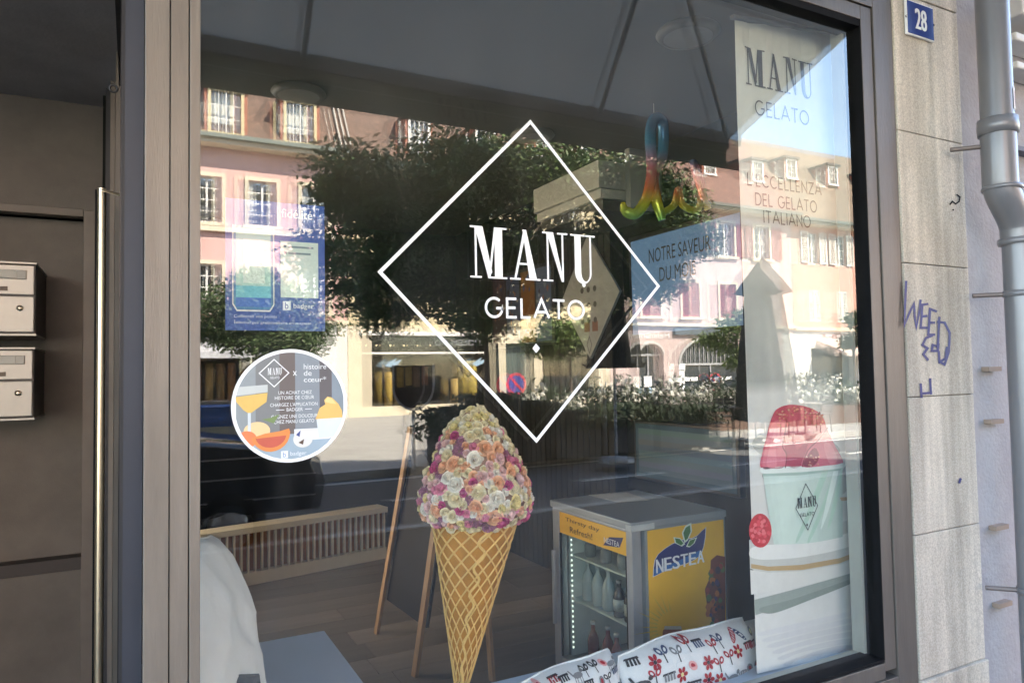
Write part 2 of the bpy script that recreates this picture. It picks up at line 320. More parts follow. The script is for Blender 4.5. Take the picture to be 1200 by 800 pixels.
# loyalty poster behind the glass
PYL = .03; fp = lambda e=0: (lambda u, v: tuple(PY(u, v, PYL-e)))
o_ = PY(322, 388, PYL); po = thing('loyalty_poster', 'blue loyalty card poster taped behind the glass above the round sticker', 'poster', o_)
g = G(); a, b = PY(264, 237, PYL), PY(381, 388, PYL); g.box(a.x, b.x, PYL, PYL+.002, b.z, (a.z+PY(381, 237, PYL).z)/2); g.build('sheet', mat('poster_blue', (.025, .09, .36), .4, 0, .06), po)
fu = lambda e: (lambda u, v: (a.x+u*(b.x-a.x), PYL-.0008-e, b.z+v*.305))
g = G()
def P_(pts, col, e=.0): g.poly([fu(e)(*q) for q in pts], col)
def RR(x0, x1, y0, y1, col, e=0): P_([(x0, y0), (x1, y0), (x1, y1), (x0, y1)], col, e)
RR(.54, .93, .26, .7, lin(205, 222, 214)); RR(.08, .46, .16, .8, lin(70, 130, 175)); RR(.1, .44, .34, .78, lin(170, 205, 200), .0004); RR(.1, .44, .25, .34, lin(110, 190, 205), .0004); RR(.1, .44, .18, .25, lin(60, 110, 190), .0004)
RR(.17, .38, .36, .7, lin(206, 220, 214), .0008); g.ribbon([(.07, .8), (.07, .2), (.11, .15), (.43, .15), (.47, .2), (.47, .8)], .012, fu(.001), lin(220, 225, 226))
text(g, 'fidélité', fu(.0004), .55, .87, .885, .955, lin(230, 236, 245)); RR(.57, .6, .6, .62, lin(90, 110, 130), .0006); RR(.62, .85, .6, .615, lin(120, 140, 150), .0006); RR(.57, .6, .65, .67, lin(90, 110, 130), .0006); RR(.62, .88, .65, .665, lin(120, 140, 150), .0006)
RR(.56, .64, .16, .23, lin(232, 238, 246), .0004); text(g, 'b', fu(.0008), .585, .617, .17, .222, lin(30, 70, 160)); text(g, 'badger', fu(.0004), .67, .88, .165, .215, lin(232, 238, 246))
for i in range(2): text(g, 'téléchargez gratuitement en magasin' if i else 'Collectez vos points', fu(.0004), .08, .85 if i else .5, .045+.045*(1-i), .07+.05*(1-i), lin(205, 216, 240))
g.build('printed_face', inkm, po)

# hanging banner behind the right part of the glass
BY = .15; bl = thing('hanging_banner', 'tall fabric banner with pink gelato cup hanging behind the right edge of the window', 'banner', PY(950, 770, BY))
tl, trr, br, bb = PY(860, 24, BY), PY(978, 42, BY), PY(1019, 758, BY), PY(887, 789, BY)
def bpt(u, v):                                                  # u across, v up: slightly rippling cloth
    p = (bb*(1-u)+br*u)*(1-v)+(tl*(1-u)+trr*u)*v; return Vector((p.x, p.y+.03*max(0, v-.86)*sin(u*26+v*4), p.z))
g = G(); nu, nv = 14, 48
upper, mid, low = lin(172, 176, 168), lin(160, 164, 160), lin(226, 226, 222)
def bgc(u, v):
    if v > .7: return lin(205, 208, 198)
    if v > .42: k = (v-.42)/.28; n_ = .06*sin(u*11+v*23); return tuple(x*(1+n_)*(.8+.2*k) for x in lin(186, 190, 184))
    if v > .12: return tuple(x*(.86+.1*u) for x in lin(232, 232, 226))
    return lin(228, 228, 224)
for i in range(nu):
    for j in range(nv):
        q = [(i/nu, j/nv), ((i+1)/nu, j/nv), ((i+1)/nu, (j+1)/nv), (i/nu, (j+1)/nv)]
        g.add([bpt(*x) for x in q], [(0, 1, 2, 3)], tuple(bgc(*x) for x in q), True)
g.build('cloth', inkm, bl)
G().bar(tl+Vector((-.01, 0, .01)), trr+Vector((.01, 0, .01)), .012, .02).build('hanging_rail', mat('rail_grey', (.2, .2, .2)), bl)
inv = {}
def bpx(e):
    def f(px, py):                                             # print laid on the cloth just in front of its surface
        p = PY(px, py, BY); X0 = bb.x; u = (p.x-bb.x)/(br.x-bb.x); zb = bb.z*(1-u)+br.z*u; zt = tl.z*(1-u)+trr.z*u; v = (p.z-zb)/(zt-zb)
        q = bpt(u, v); return (q.x, q.y-.0015-e*1.6, q.z)
    return f
g = G()
def B_(pts, col, e=0): g.poly([bpx(e)(*q) for q in pts], col)
ink = lin(52, 54, 58)
def smooth(p, n=5):
    k = len(p); out = []
    for i in range(k):
        a, b, c_, d = p[i-1], p[i], p[(i+1) % k], p[(i+2) % k]
        for q in range(n):
            t = q/n; out.append(tuple(.5*(2*b[e]+(c_[e]-a[e])*t+(2*a[e]-5*b[e]+4*c_[e]-d[e])*t*t+(3*b[e]-a[e]-3*c_[e]+d[e])*t**3) for e in (0, 1)))
    return out
def BS(pts, col, e=0): B_(smooth(pts), col, e)
# blurred table-top shapes of the photo print
B_([(878, 632), (1012, 606), (1014, 632), (1015, 652), (990, 660), (940, 668), (900, 671), (879, 666)], lin(205, 206, 199), .0002)
BS([(878, 646), (884, 640), (910, 637), (960, 634), (1000, 622), (1011, 620), (1012, 632), (985, 643), (940, 652), (900, 655), (881, 653)], lin(238, 238, 232), .0005)
B_([(880, 660), (900, 663), (940, 661), (985, 653), (1012, 643), (1013, 648), (985, 659), (940, 667), (900, 668), (880, 665)], lin(190, 160, 112), .0007)
B_([(879, 667), (900, 670), (940, 669), (985, 661), (1013, 650), (1014, 662), (960, 682), (880, 696)], lin(226, 226, 220), .0003)
B_([(884, 702), (930, 690), (980, 676), (1014, 666), (1014, 674), (980, 688), (930, 706), (885, 720)], lin(158, 168, 160), .0004)
BS([(890, 712), (930, 701), (980, 684), (1010, 674), (1000, 682), (950, 702), (905, 718)], lin(140, 152, 144), .0005)
for k in range(6): BS([(890+k*6, 740+k*7), (940+k*6, 728+k*6), (1000, 715+k*8), (1002, 719+k*8), (940, 735+k*7), (894+k*6, 744+k*7)], lin(*(221-2*k,)*3), .0003+k*.0001)
for k in range(10): BS([(882+k*12, 520+(k*37) % 50), (892+k*12, 508+(k*37) % 50), (904+k*12, 518+(k*37) % 50), (894+k*12, 532+(k*37) % 50)], lin(*[(176, 178, 172), (158, 162, 156), (190, 192, 186)][k % 3]), .0001+k*.00002)
# cup in bands of mint from left to right
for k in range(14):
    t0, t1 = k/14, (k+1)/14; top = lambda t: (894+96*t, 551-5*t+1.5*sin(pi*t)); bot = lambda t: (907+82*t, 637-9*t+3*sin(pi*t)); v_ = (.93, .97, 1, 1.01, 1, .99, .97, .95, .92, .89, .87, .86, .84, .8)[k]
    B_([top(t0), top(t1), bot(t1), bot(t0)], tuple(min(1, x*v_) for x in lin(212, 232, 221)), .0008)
for a_, w2 in ((952, 7), (966, 5), (977, 6), (985, 3)): BS([(a_+14, 552), (a_+14+w2, 551), (a_-2+w2*.4, 600), (a_-16, 633), (a_-18, 630), (a_-3, 595)] if a_ < 975 else [(a_+2, 552), (a_+2+w2, 551), (a_-4, 596), (a_-14, 618)], lin(186, 218, 200) if a_ != 977 else lin(228, 242, 234), .0010+(a_-950)*.000006)
BS([(891, 549), (900, 546.5), (940, 545.5), (980, 543), (991.5, 542), (992, 546.5), (975, 549.5), (940, 552), (905, 554), (892.5, 553.5)], lin(236, 243, 236), .0014); B_([(894, 554.5), (940, 553), (990, 547.5), (990, 550), (940, 556), (895, 557.5)], lin(170, 196, 182), .0012)
# gelato
pinkA, pinkB, pinkC, pinkD = lin(200, 72, 94), lin(180, 54, 78), lin(216, 104, 120), lin(150, 42, 62)
BS([(892.5, 548), (894, 530), (899, 512), (904, 494), (911, 480), (926, 474), (945, 475.5), (960, 481), (968, 489), (973, 503), (982, 522), (991, 541), (975, 545), (940, 548), (915, 549)], pinkA, .001)
for k in range(26):
    x, y = 896+((k*53) % 92), 492+((k*29) % 50)
    if abs(x-940) < 10+(y-474)*.62: BS([(x-5, y-2), (x+1, y-5), (x+6, y), (x, y+5)], (pinkC, pinkB, lin(206, 84, 104))[k % 3], .00105+k*.00001)
BS([(894, 547), (898, 522), (905, 497), (918, 491), (925, 499), (919, 518), (924, 534), (919, 547), (905, 548.5)], pinkC, .0014); BS([(899, 545), (903, 522), (910, 500), (915, 505), (910, 524), (911, 545)], lin(226, 124, 136), .0015)
BS([(926, 497), (945, 491), (966, 496), (961, 510), (949, 520), (941, 544), (926, 546), (921, 524)], pinkB, .0014); BS([(933, 502), (950, 498), (955, 506), (944, 518), (935, 526)], lin(196, 70, 92), .0015)
BS([(942, 546), (946, 531), (965, 508), (972, 505), (984, 528), (990, 541), (968, 545)], pinkC, .0016); BS([(968, 520), (976, 520), (984, 538), (974, 542)], lin(228, 130, 140), .0017); BS([(943, 545), (948, 533), (957, 524), (962, 535), (955, 545)], pinkD, .0018)
g.ribbon(smooth([(924, 494), (921, 508), (918, 522), (923, 532), (921, 545)], 4)[:17], 1.5, bpx(.002), pinkD); g.ribbon(smooth([(972, 502), (962, 514), (948, 528), (943, 546)], 4)[:13], 1.3, bpx(.002), pinkD)
rr_ = random.Random(5)
for i in range(90):
    x = rr_.uniform(908, 968); y = 476+abs(rr_.gauss(0, 9))+abs(x-934)*.22
    if i > 70: x, y = rr_.uniform(944, 962), rr_.uniform(528, 545)
    B_([(x-1.4, y), (x, y-1.2), (x+1.5, y), (x, y+1.3)], rr_.choice([lin(200, 110, 100), lin(226, 150, 120), lin(168, 76, 70), lin(226, 170, 150)]), .0022)
# raspberry and spoon
B_([(891+13.5*cos(radians(t)), 621+20*sin(radians(t))) for t in range(0, 360, 15)], lin(200, 40, 52), .001)
for i in range(46):
    t, q = rr_.uniform(0, 6.28), math.sqrt(rr_.random())*.86; x, y = 891+13*q*cos(t), 621+19*q*sin(t)
    B_([(x+2.3*cos(k), y+2.5*sin(k)) for k in (0, 1.05, 2.1, 3.14, 4.2, 5.24)], rr_.choice([lin(226, 70, 82), lin(186, 26, 44), lin(236, 110, 116)]), .0014+i*.00001)
B_([(986, 582), (1008, 580), (1010, 584), (988, 586)], lin(204, 172, 138), .0012)
# lettering of the banner
def plane_b(e): 
    f = bpx(e)
    def h(x, z):
        q = pr2(x, z); return f(*q)
    return h
def pr2(x, z):
    d = Vector((x, BY, z))-CAM; return 600+F*d.dot(rt)/d.dot(fw), 400-F*d.dot(up)/d.dot(fw)
def bx(px, py): p = PY(px, py, BY); return p.x, p.z
(xa, za), (xb, zb) = bx(877, 98), bx(958, 122); serif_manu(g, plane_b(.001), xa, bx(961, 100)[0], za-.005, bx(877, 56)[1], ink)
xa, za = bx(889, 135); sans(g, 'GELATO', plane_b(.001), xa, bx(956, 140)[0], za, .052, .1, ink)
xa, za = bx(878, 215); sans(g, "L'ECCELLENZA", plane_b(.001), xa, bx(970, 222)[0], za-.006, .042, .12, ink)
xa, za = bx(888, 239); sans(g, 'DEL GELATO', plane_b(.001), xa, bx(964, 243)[0], za-.004, .042, .12, ink)
xa, za = bx(898, 260); sans(g, 'ITALIANO', plane_b(.001), xa, bx(956, 262)[0], za-.003, .042, .12, ink)
x0, z0 = bx(946, 593); diamond(g, x0, z0, .06, .085, .003, plane_b(.003), ink); xa, za = bx(935, 595); serif_manu(g, plane_b(.003), xa, bx(957, 596)[0], za, za+.038, ink, .02)
xa, za = bx(938, 605); text(g, 'GELATO', plane_b(.003), xa, bx(955, 605)[0], za, za+.013, ink); x0, z0 = bx(946, 614); g.poly([plane_b(.003)(x0+p*.005, z0+q*.006) for p, q in ((-1, 0), (0, -1), (1, 0), (0, 1))], ink)
g.build('printed_picture', inkm, bl)['kind'] = 'stuff'

# =================================================================== RIGHT OF THE WINDOW: stone pier, number plate, graffiti, downpipe
def stone_mat():
    M = mat('pier_stone', (.52, .465, .39), .85, 0, .3, 2.2, .35, 160, (1, 1, .35)); n = M.node_tree.nodes; L = M.node_tree.links
    b = n['Principled BSDF']; tc = [x for x in n if x.type == 'TEX_COORD'][0]; vm = [x for x in n if x.type == 'VECT_MATH'][0]
    sp = n.new('ShaderNodeTexNoise'); sp.inputs['Scale'].default_value = 170; sp.inputs['Detail'].default_value = 3; L.new(tc.outputs['Object'], sp.inputs['Vector'])
    r = n.new('ShaderNodeMapRange'); r.inputs[1].default_value = .35; r.inputs[2].default_value = .65; r.inputs[3].default_value = .82; r.inputs[4].default_value = 1.13; L.new(sp.outputs[0], r.inputs[0])
    mp = n.new('ShaderNodeMapping'); mp.inputs['Scale'].default_value = (9, 9, .5); L.new(tc.outputs['Object'], mp.inputs[0])
    s2 = n.new('ShaderNodeTexNoise'); s2.inputs['Scale'].default_value = 1.6; s2.inputs['Detail'].default_value = 6; L.new(mp.outputs[0], s2.inputs['Vector'])
    r2 = n.new('ShaderNodeMapRange'); r2.inputs[1].default_value = .35; r2.inputs[2].default_value = .65; r2.inputs[3].default_value = .72; r2.inputs[4].default_value = 1.15; L.new(s2.outputs[0], r2.inputs[0])
    mm = n.new('ShaderNodeMath'); mm.operation = 'MULTIPLY'; L.new(r.outputs[0], mm.inputs[0]); L.new(r2.outputs[0], mm.inputs[1])
    m2 = n.new('ShaderNodeVectorMath'); m2.operation = 'SCALE'; L.new(vm.outputs[0], m2.inputs[0]); L.new(mm.outputs[0], m2.inputs['Scale']); L.new(m2.outputs[0], b.inputs['Base Color']); return M
stone = stone_mat()
pier = thing('stone_pier', 'weathered grey stone pier with blue graffiti beside the shop window', 'pier', (2.85, 0, 0))
PF = -.045; xl, xr = xo+.003, PY(1139, 400, PF).x
zs = [.02]+[PY(px_, py_, PF).z for px_, py_ in ((1080, 797), (1070, 628), (1062, 465.5), (1055, 307), (1050, 151), (1085, 2))]+[3.6]
for i in range(len(zs)-1):
    if zs[i+1]-zs[i] > .03:
        j = .0016 if i != 5 else .004
        G().box(xl, xr, PF+random.uniform(0, .003)-(.012 if i == 0 else 0), .35, zs[i]+.001, zs[i+1]-j).build('stone_block', stone, pier, bevel=.003)
G().box(xl+.01, xr-.004, PF+.012, .34, .03, 3.59).build('mortar_core', mat('mortar', (.1, .09, .08), .9), pier)
gb = mat('graffiti_paint', (.02, .024, .14), .5, 0, .25, 30); g = G(); gcount = [0]
def fg(u, v): gcount[0] += 1; return tuple(Vector(PY(u, v, PF-.0008-gcount[0]*.000008)))
for k in ([(1062, 329), (1061, 352), (1060, 381), (1066, 366), (1071, 356), (1072, 371), (1074, 384), (1077, 366), (1079, 351)], [(1088, 356), (1081, 357), (1079, 384), (1087, 384)], [(1079, 371), (1087, 370)], [(1098, 365), (1090, 362), (1088, 392), (1096, 392)], [(1089, 378), (1096, 378)],
          [(1101, 371), (1100, 388), (1099, 408)], [(1098, 377), (1107, 378), (1113, 390), (1112, 412), (1107, 427), (1102, 424)], [(1093, 393), (1085, 396), (1081, 404), (1087, 408), (1082, 415), (1088, 422)], [(1099, 406), (1093, 404), (1092, 411), (1099, 411), (1100, 402)], [(1100, 411), (1101, 424), (1108, 420), (1110, 406)],
          [(1079, 449), (1080, 466)], [(1090, 443), (1091, 462)], [(1079, 461), (1091, 460)], [(1124, 566), (1126, 560)]): g.ribbon(k, 2.8, fg)
g.build('graffiti', gb, pier)['kind'] = 'stuff'
g = G()
for k in ([(1113, 240), (1116, 236), (1120, 239), (1124, 236), (1125, 231), (1121, 228)], [(1116, 246), (1118, 246)]): g.ribbon(k, 1.7, fg)
g.build('pen_scribble', black, pier)
h_ = PY(1075, 30, PF); a, b = PY(1060, 46, PF), PY(1090, 12, PF); zc = PY(1075, 26, PF).z; hx, hz = (b.x-a.x)/2, .068
nm = thing('house_number_plate', 'blue enamel house number plate with white 28 on the stone pier', 'number plate', (h_.x, PF, zc))
x_ = (a.x+b.x)/2; G().box(x_-hx, x_+hx, PF-.012, PF-.001, zc-hz, zc+hz).build('rim', mat('enamel_white', (.8, .82, .84), .2), nm, bevel=.003)
G().box(x_-hx+.005, x_+hx-.005, PF-.0136, PF-.0115, zc-hz+.005, zc+hz-.005).build('plate', mat('enamel_blue', (.018, .04, .2), .18, 0, .1), nm)
g = G(); f28 = plane_y(PF-.0145); [text(g, '28', plane_y(PF-.0145-k*.0001), x_-.034+dx_, x_+.034+dx_, zc-.04, zc+.042) for k, dx_ in enumerate((-.003, 0, .003))]; g.build('numerals', MATS['enamel_white'], nm)
for s_ in (-1, 1): G().lathe([(0, -.004), (.005, -.004), (.005, 0)], 0, 0, 0, 10).build('screw', dark, nm, local=True).matrix_local = Matrix.Translation((s_*hx*.98-(h_.x-x_), -.013, .0)) @ Matrix.Rotation(radians(90), 4, 'X')
# neighbouring facade
render_w = mat('lilac_render', (.37, .35, .355), .9, 0, .14, 5, .4, 60)
nb = thing('neighbour_facade', 'pale lilac rendered wall of the neighbouring house behind the downpipe', 'wall', (6, 0, 0))
G().box(xr+.012, 9, -.02, .35, 0, 14).build('wall', render_w, nb)
G().box(xr+.0, xr+.012, .0, .3, 0, 3.6).build('joint', mat('dirty_joint', (.07, .065, .06), .95), nb)
for py_ in (432, 493, 617, 708):
    z = PY(1168, py_, -.03).z; G().box(PY(1162, 500, -.05).x, PY(1177, 500, -.05).x, -.05, -.021, z-.009, z+.009).build('wall_rib', mat('tan_wood', (.3, .22, .17), .8), nb)
for k, (py_, th) in enumerate(((4, .1), (30, .035), (62, .03))):
    z = PY(1190, py_+20, -.1).z; G().box(xr+.28, 9, -.12-.03*(k == 0), -.021, z, z+th).build('moulding', offw, nb, bevel=.008)
z = PY(1190, 165, -.1).z; G().box(xr+.3, 9, -.07, -.021, z-.02, z+.0).build('moulding', mat('moulding_grey', (.16, .16, .2), .8), nb);  # narrow strip in a darker blue-grey than the other mouldings
# downpipe
pipe_m = mat('grey_pipe', (.2, .205, .225), .33, .25, .12, 4, .03, 60, (1, 1, .3))
dp = thing('downpipe', 'grey metal rain downpipe with an offset bend right of the stone pier', 'downpipe', (3.4, -.2, 0))
QY = -.2; rad = (PY(1183, 60, QY).x-PY(1142, 60, QY).x)/2*.47
A = [PY(1164, 0, QY), PY(1172, 150, QY)]; x_a = PY(1165, 60, QY).x; zk = PY(1172, 150, QY).z; zb1, zb2 = PY(1180, 222, QY).z, PY(1195, 270, QY).z; x_b = PY(1200, 420, QY).x
G().tube([(x_a, QY, 4.5), (x_a, QY, zk-.01)], rad, 24).build('upper_pipe', pipe_m, dp)
G().tube([(x_a, QY, zk+.0), (x_a, QY, zb1+.02)]+[(x_a+(x_b-x_a)*(3*t*t-2*t**3), QY, zb1+.02+(zb2-zb1-.02)*t) for t in [i/8 for i in range(1, 9)]]+[(x_b, QY, zb2-.06)], rad*1.07, 24).build('offset_bend', pipe_m, dp)
G().tube([(x_b, QY, zb2-.04), (x_b, QY, .0)], rad*.99, 24).build('lower_pipe', pipe_m, dp)
for x, z, h2 in ((x_a, zk, .03), (x_b, zb2-.045, .012), (x_a+.01, zb1+.0, .008)): G().lathe([(rad*1.05, -h2), (rad*1.2, -h2), (rad*1.24, 0), (rad*1.2, h2), (rad*1.05, h2)], x, QY, z, 24).build('collar', pipe_m, dp)
for x, py_ in ((x_a, 165), (x_b, 341), (x_b, 711)):
    z = PY(1150, py_, QY).z; G().tube([(x-rad-.05, QY+.12, z), (x-rad*.7, QY+.05, z), (x-rad*.4, QY, z)], .009, 8).build('bracket', mat('rusty_bracket', (.2, .17, .16), .6, .5), dp)
    G().lathe([(rad*1.01, -.012), (rad*1.06, -.012), (rad*1.06, .012), (rad*1.01, .012)], x, QY, z, 24).build('clamp_band', pipe_m, dp)
zq = PY(1185, 125, QY).z
def onpipe(u, v): th = -pi/2+u; return (x_a+(rad+.002)*cos(th), QY+(rad+.002)*sin(th), zq+v)
g = G()
for cc, r1, sx in ((lin(225, 215, 205), 1., 1), (lin(196, 110, 70), .62, .9), (lin(150, 40, 40), .34, .8)): 
    for i in range(-4, 4): g.poly([onpipe(.38+.28*sx*(i+k)/4*r1, (.038*r1+.004*((i*7) % 3))*s_) for k, s_ in ((0, -1), (1, -1), (1, 1), (0, 1))], cc)
o = g.build('torn_sticker', inkm, dp)

# =================================================================== LEFT: recessed entrance
BYR = 1.9; ent = thing('entrance_recess', 'dark bronze panelled entrance recess left of the shop window', 'entrance', (-.8, BYR, 0))
rec = mat('recess_panel', (.135, .12, .10), .55, .15, .22, 3, .1, 200)
zt = PY(66, 118, BYR).z
G().box(-1.7, -.021, -.045, BYR+.06, zt, 3.0).build('soffit', mat('soffit_grey', (.5, .5, .5), .85, 0, .14, 4, .15, 70), ent)
xe = PY(97, 400, BYR).x; zt2 = PY(60, 252, BYR).z; zl1, zl2 = PY(45, 659, BYR).z, PY(45, 673, BYR).z
G().box(xe+.05, -.02, BYR, BYR+.06, 0, zt-.001).build('wall_panel', rec, ent); G().box(-1.7, xe+.05, BYR, BYR+.06, zt2+.03, zt-.001).build('wall_panel', rec, ent)
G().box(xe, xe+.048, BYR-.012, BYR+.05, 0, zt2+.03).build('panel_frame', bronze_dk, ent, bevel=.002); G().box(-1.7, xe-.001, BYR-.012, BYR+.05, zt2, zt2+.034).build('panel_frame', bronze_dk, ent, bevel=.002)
G().box(-1.7, xe-.001, BYR+.10, BYR+.14, zl2-.002, zt2-.001).build('door_panel', rec, ent); G().box(-1.7, xe-.001, BYR+.02, BYR+.14, 0, zl2-.004).build('door_panel', rec, ent)
G().box(-1.7, xe-.0015, BYR+.019, BYR+.099, zl2-.003, zl1).build('ledge_strip', mat('ledge_brown', (.05, .042, .036), .6), ent)
G().box(-1.75, -.02, BYR+.145, BYR+.2, 0, 3.0).build('backing', black, ent); G().box(-1.78, -1.7, -.045, BYR+.14, 0, 3.0).build('side_wall', rec, ent)
# side door of the recess, seen edge on
dr = thing('entrance_door', 'dark framed glass door with long steel pull handle beside the recess', 'door', (-.08, .6, 0))
def dx(px, Y): return PY(px, 420, Y).x
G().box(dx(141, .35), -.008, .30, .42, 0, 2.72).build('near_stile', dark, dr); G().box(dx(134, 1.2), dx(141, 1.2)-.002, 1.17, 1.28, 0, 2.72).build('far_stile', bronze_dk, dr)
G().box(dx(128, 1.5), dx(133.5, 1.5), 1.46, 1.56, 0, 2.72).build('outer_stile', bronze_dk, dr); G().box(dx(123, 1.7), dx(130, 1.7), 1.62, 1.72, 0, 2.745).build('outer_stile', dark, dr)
G().box(-.034, -.026, .42, 1.17, .15, 2.6).build('leaf_panel', mat('door_tint', (.02, .02, .022), .25), dr)
G().box(-.05, -.012, .42, 1.17, 0, .15).build('bottom_rail', dark, dr); G().box(-.05, -.012, .42, 1.17, 2.6, 2.72).build('top_rail', dark, dr)
hx_ = dx(118, 1.0); hz1 = PY(118, 221, 1.0).z
G().tube([(hx_, 1.0, .1), (hx_, 1.0, hz1)], .0135, 16).build('pull_handle', steel, dr); G().box(hx_-.02, hx_-.006, 1.02, 1.04, .1, hz1).build('handle_backing', black, dr)
q = PY(147, 232, .45); G().tube([(hx_, 1.0, hz1-.004), (q.x-.008, .5, q.z+.016), (q.x, .46, q.z+.006), (q.x, .45, q.z-.03)], .004, 8).build('handle_bracket', steel, dr)
for py_ in (104, 178): q = PY(133 if py_ == 104 else 146, py_, .5); G().tube([q+Vector((.016*cos(t/12*2*pi), 0, .016*sin(t/12*2*pi)))*(.6 if py_ == 104 else .35) for t in range(12)], .003, 6, True).build('hook', dark, dr)
# jamb between recess and window post
G().box(dx(145, .03), .0175, .02, .1, 0, 3.01).build('corner_jamb', blue_grey, shop)
# mailboxes
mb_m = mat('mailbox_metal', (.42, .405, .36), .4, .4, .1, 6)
def mailbox(px1, py0, py1, lab):
    Y = 1.62; a, b = PY(px1, py1, Y), PY(px1, py0, Y); x1, x0 = a.x, a.x-.34; z0, z1 = a.z, b.z; H = z1-z0
    t = thing('mailbox', lab, 'mailbox', ((x0+x1)/2, Y, z0), 'mailboxes in the entrance recess')
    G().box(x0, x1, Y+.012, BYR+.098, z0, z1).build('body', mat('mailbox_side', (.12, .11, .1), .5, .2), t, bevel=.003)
    zm = z0+H*.55
    G().box(x0+.004, x1-.004, Y, Y+.011, z0+.006, zm-.004).build('lower_door', mb_m, t, bevel=.003)
    G().box(x0+.004, x1-.004, Y, Y+.011, zm+.002, z1-.004).build('upper_flap', mb_m, t, bevel=.003)
    G().box(x0+.03, x1-.03, Y-.008, Y-.0005, z1-H*.22, z1-H*.09).build('name_strip', mat('strip_metal', (.36, .35, .31), .5, .2), t, bevel=.002)
    G().box(x0+.05, x1-.09, Y-.005, Y-.0005, zm+H*.06, zm+H*.12).build('letter_slot', mat('slot_wood', (.16, .12, .09), .6), t)
    G().lathe([(0, -.004), (.011, -.004), (.011, .004), (0, .004)], 0, 0, 0, 14).build('lock', steel, t, local=True).matrix_local = Matrix.Translation((x1-.05-(x0+x1)/2, -.003, zm-.05-z0)) @ Matrix.Rotation(radians(90), 4, 'X')
    G().box(x0+.12, x1-.06, Y-.0105, Y-.0085, z1-H*.205, z1-H*.105).build('name_label', mat('label_card', (.55, .54, .48), .8), t)
    G().box(x0-.004, x1+.004, Y-.004, BYR+.09, z0-.008, z0-.0005).build('bottom_trim', mb_m, t); G().box(x0-.004, x1+.004, Y-.004, BYR+.09, z1+.0005, z1+.007).build('top_trim', mb_m, t)
mailbox(41, 310, 391, 'metal mailbox on the dark panel, the upper of two'); mailbox(39, 409, 489, 'metal mailbox on the dark panel, the lower of two')

# =================================================================== the building above, awning, near ground
up_w = mat('upper_render', (.4, .37, .33), .9, 0, .08, 3)
ub = thing('shop_building', 'tall rendered house above the shop front', 'building', (0, 2, 3))
G().box(-14, xr, .06, 2.2, 3.06, 11.5).build('upper_wall', up_w, ub); G().box(-1.2, xr, 2.2, 9, 3.062, 11.5).build('rear_wing', up_w, ub); G().box(-14, xr, -.04, .06, 3.02, 3.3).build('cornice', stone, ub); G().box(3.15, 16, .36, 9, 0, 11.5).build('neighbour_mass', up_w, ub)
G().box(-14, -1.78, -.04, 2.1, 0, 3.06).build('ground_floor_wall', stone, ub); g = G(); g.prism([(-14, -.5, 11.5), (-14, 2.6, 11.5), (-14, 1.2, 12.3)], (30, 0, 0)); g.build('roof', mat('roof_tile_near', (.2, .11, .08), .85, 0, .2, 20), ub)
def mat_cloth(name, col, tr):
    M = mat(name, col, .9, 0, .06, 3, .1, 200); n = M.node_tree.nodes; L = M.node_tree.links; b = n['Principled BSDF']
    t = n.new('ShaderNodeBsdfTranslucent'); t.inputs[0].default_value = (*tr, 1); x = n.new('ShaderNodeMixShader'); x.inputs[0].default_value = .5
    L.new(b.outputs[0], x.inputs[1]); L.new(t.outputs[0], x.inputs[2]); L.new(x.outputs[0], n['Material Output'].inputs[0]); return M
can = mat_cloth('awning_canvas', (.5, .48, .44), (.46, .41, .33))
aw = thing('shop_awning', 'grey folding arm awning stretched over the pavement above the shop window', 'awning', (1, 0, 4.3))
AX0, AX1, AYF, AZF, AZW = -3.2, 4.28, -2.4, 3.40, 4.36
g = G(); g.add([(AX0, 0, AZW), (AX1, 0, AZW), (AX1, AYF, AZF), (AX0, AYF, AZF)], [(0, 3, 2, 1)]) if 1 else g.add([(AX0, 0, AZW), (AX1, 0, AZW), (AX1, AYF, AZF), (AX0, AYF, AZF), (AX0, 0, AZW+.006), (AX1, 0, AZW+.006), (AX1, AYF, AZF+.006), (AX0, AYF, AZF+.006)], [(0, 3, 2, 1), (4, 5, 6, 7), (0, 1, 5, 4), (1, 2, 6, 5), (2, 3, 7, 6), (3, 0, 4, 7)]); g.build('canvas', can, aw)
G().box(AX0, AX1, AYF-.07, AYF, AZF-.09, AZF+.02).build('front_bar', mat('awning_bar', (.42, .42, .4), .6, .1), aw, bevel=.01); G().box(AX0, AX1, -.12, .05, AZW-.06, AZW+.12).build('cassette', MATS['awning_bar'], aw, bevel=.01)
cv = mat_cloth('valance_cloth', (.42, .44, .36), (.30, .32, .25)); G().box(AX0+.03, AX1-.03, AYF-.02, AYF-.014, AZF-.285, AZF-.091).build('valance', cv, aw)
G().box(AX0+.03, AX1-.03, AYF-.0138, AYF-.0105, AZF-.165, AZF-.159).build('valance_seam', mat('seam_thread', (.5, .5, .45), .9), aw)
g = G(); a = RY(512, 123, 2.4); fv = lambda u, v: (u, AYF-.0125, v); serif_manu(g, fv, a.x, RY(578, 130, 2.4).x, AZF-.235, AZF-.12); g.build('valance_lettering', mat('show_through', (.24, .25, .21), .9), aw)
for e0, e1, e2 in (((.55, -.1, 4.2), (.75, -1.4, 3.74), (.85, AYF+.02, 3.36)), ((1.9, -.1, 4.2), (2.35, -1.15, 3.66), (2.9, AYF+.02, 3.36)), ((3.1, -.1, 4.2), (2.6, -1.15, 3.6), (4.1, AYF+.02, 3.36))):
    G().tube([e0, e1], .02, 10).build('folding_arm', MATS['awning_bar'], aw); G().tube([e1, e2], .017, 10).build('folding_arm', MATS['awning_bar'], aw)
paving = mat('street_paving', (.3, .285, .26), .85, 0, .16, 1.2, .3, 25); asph = mat('asphalt', (.085, .087, .092), .85, 0, .22, 1.5, .5, 60)
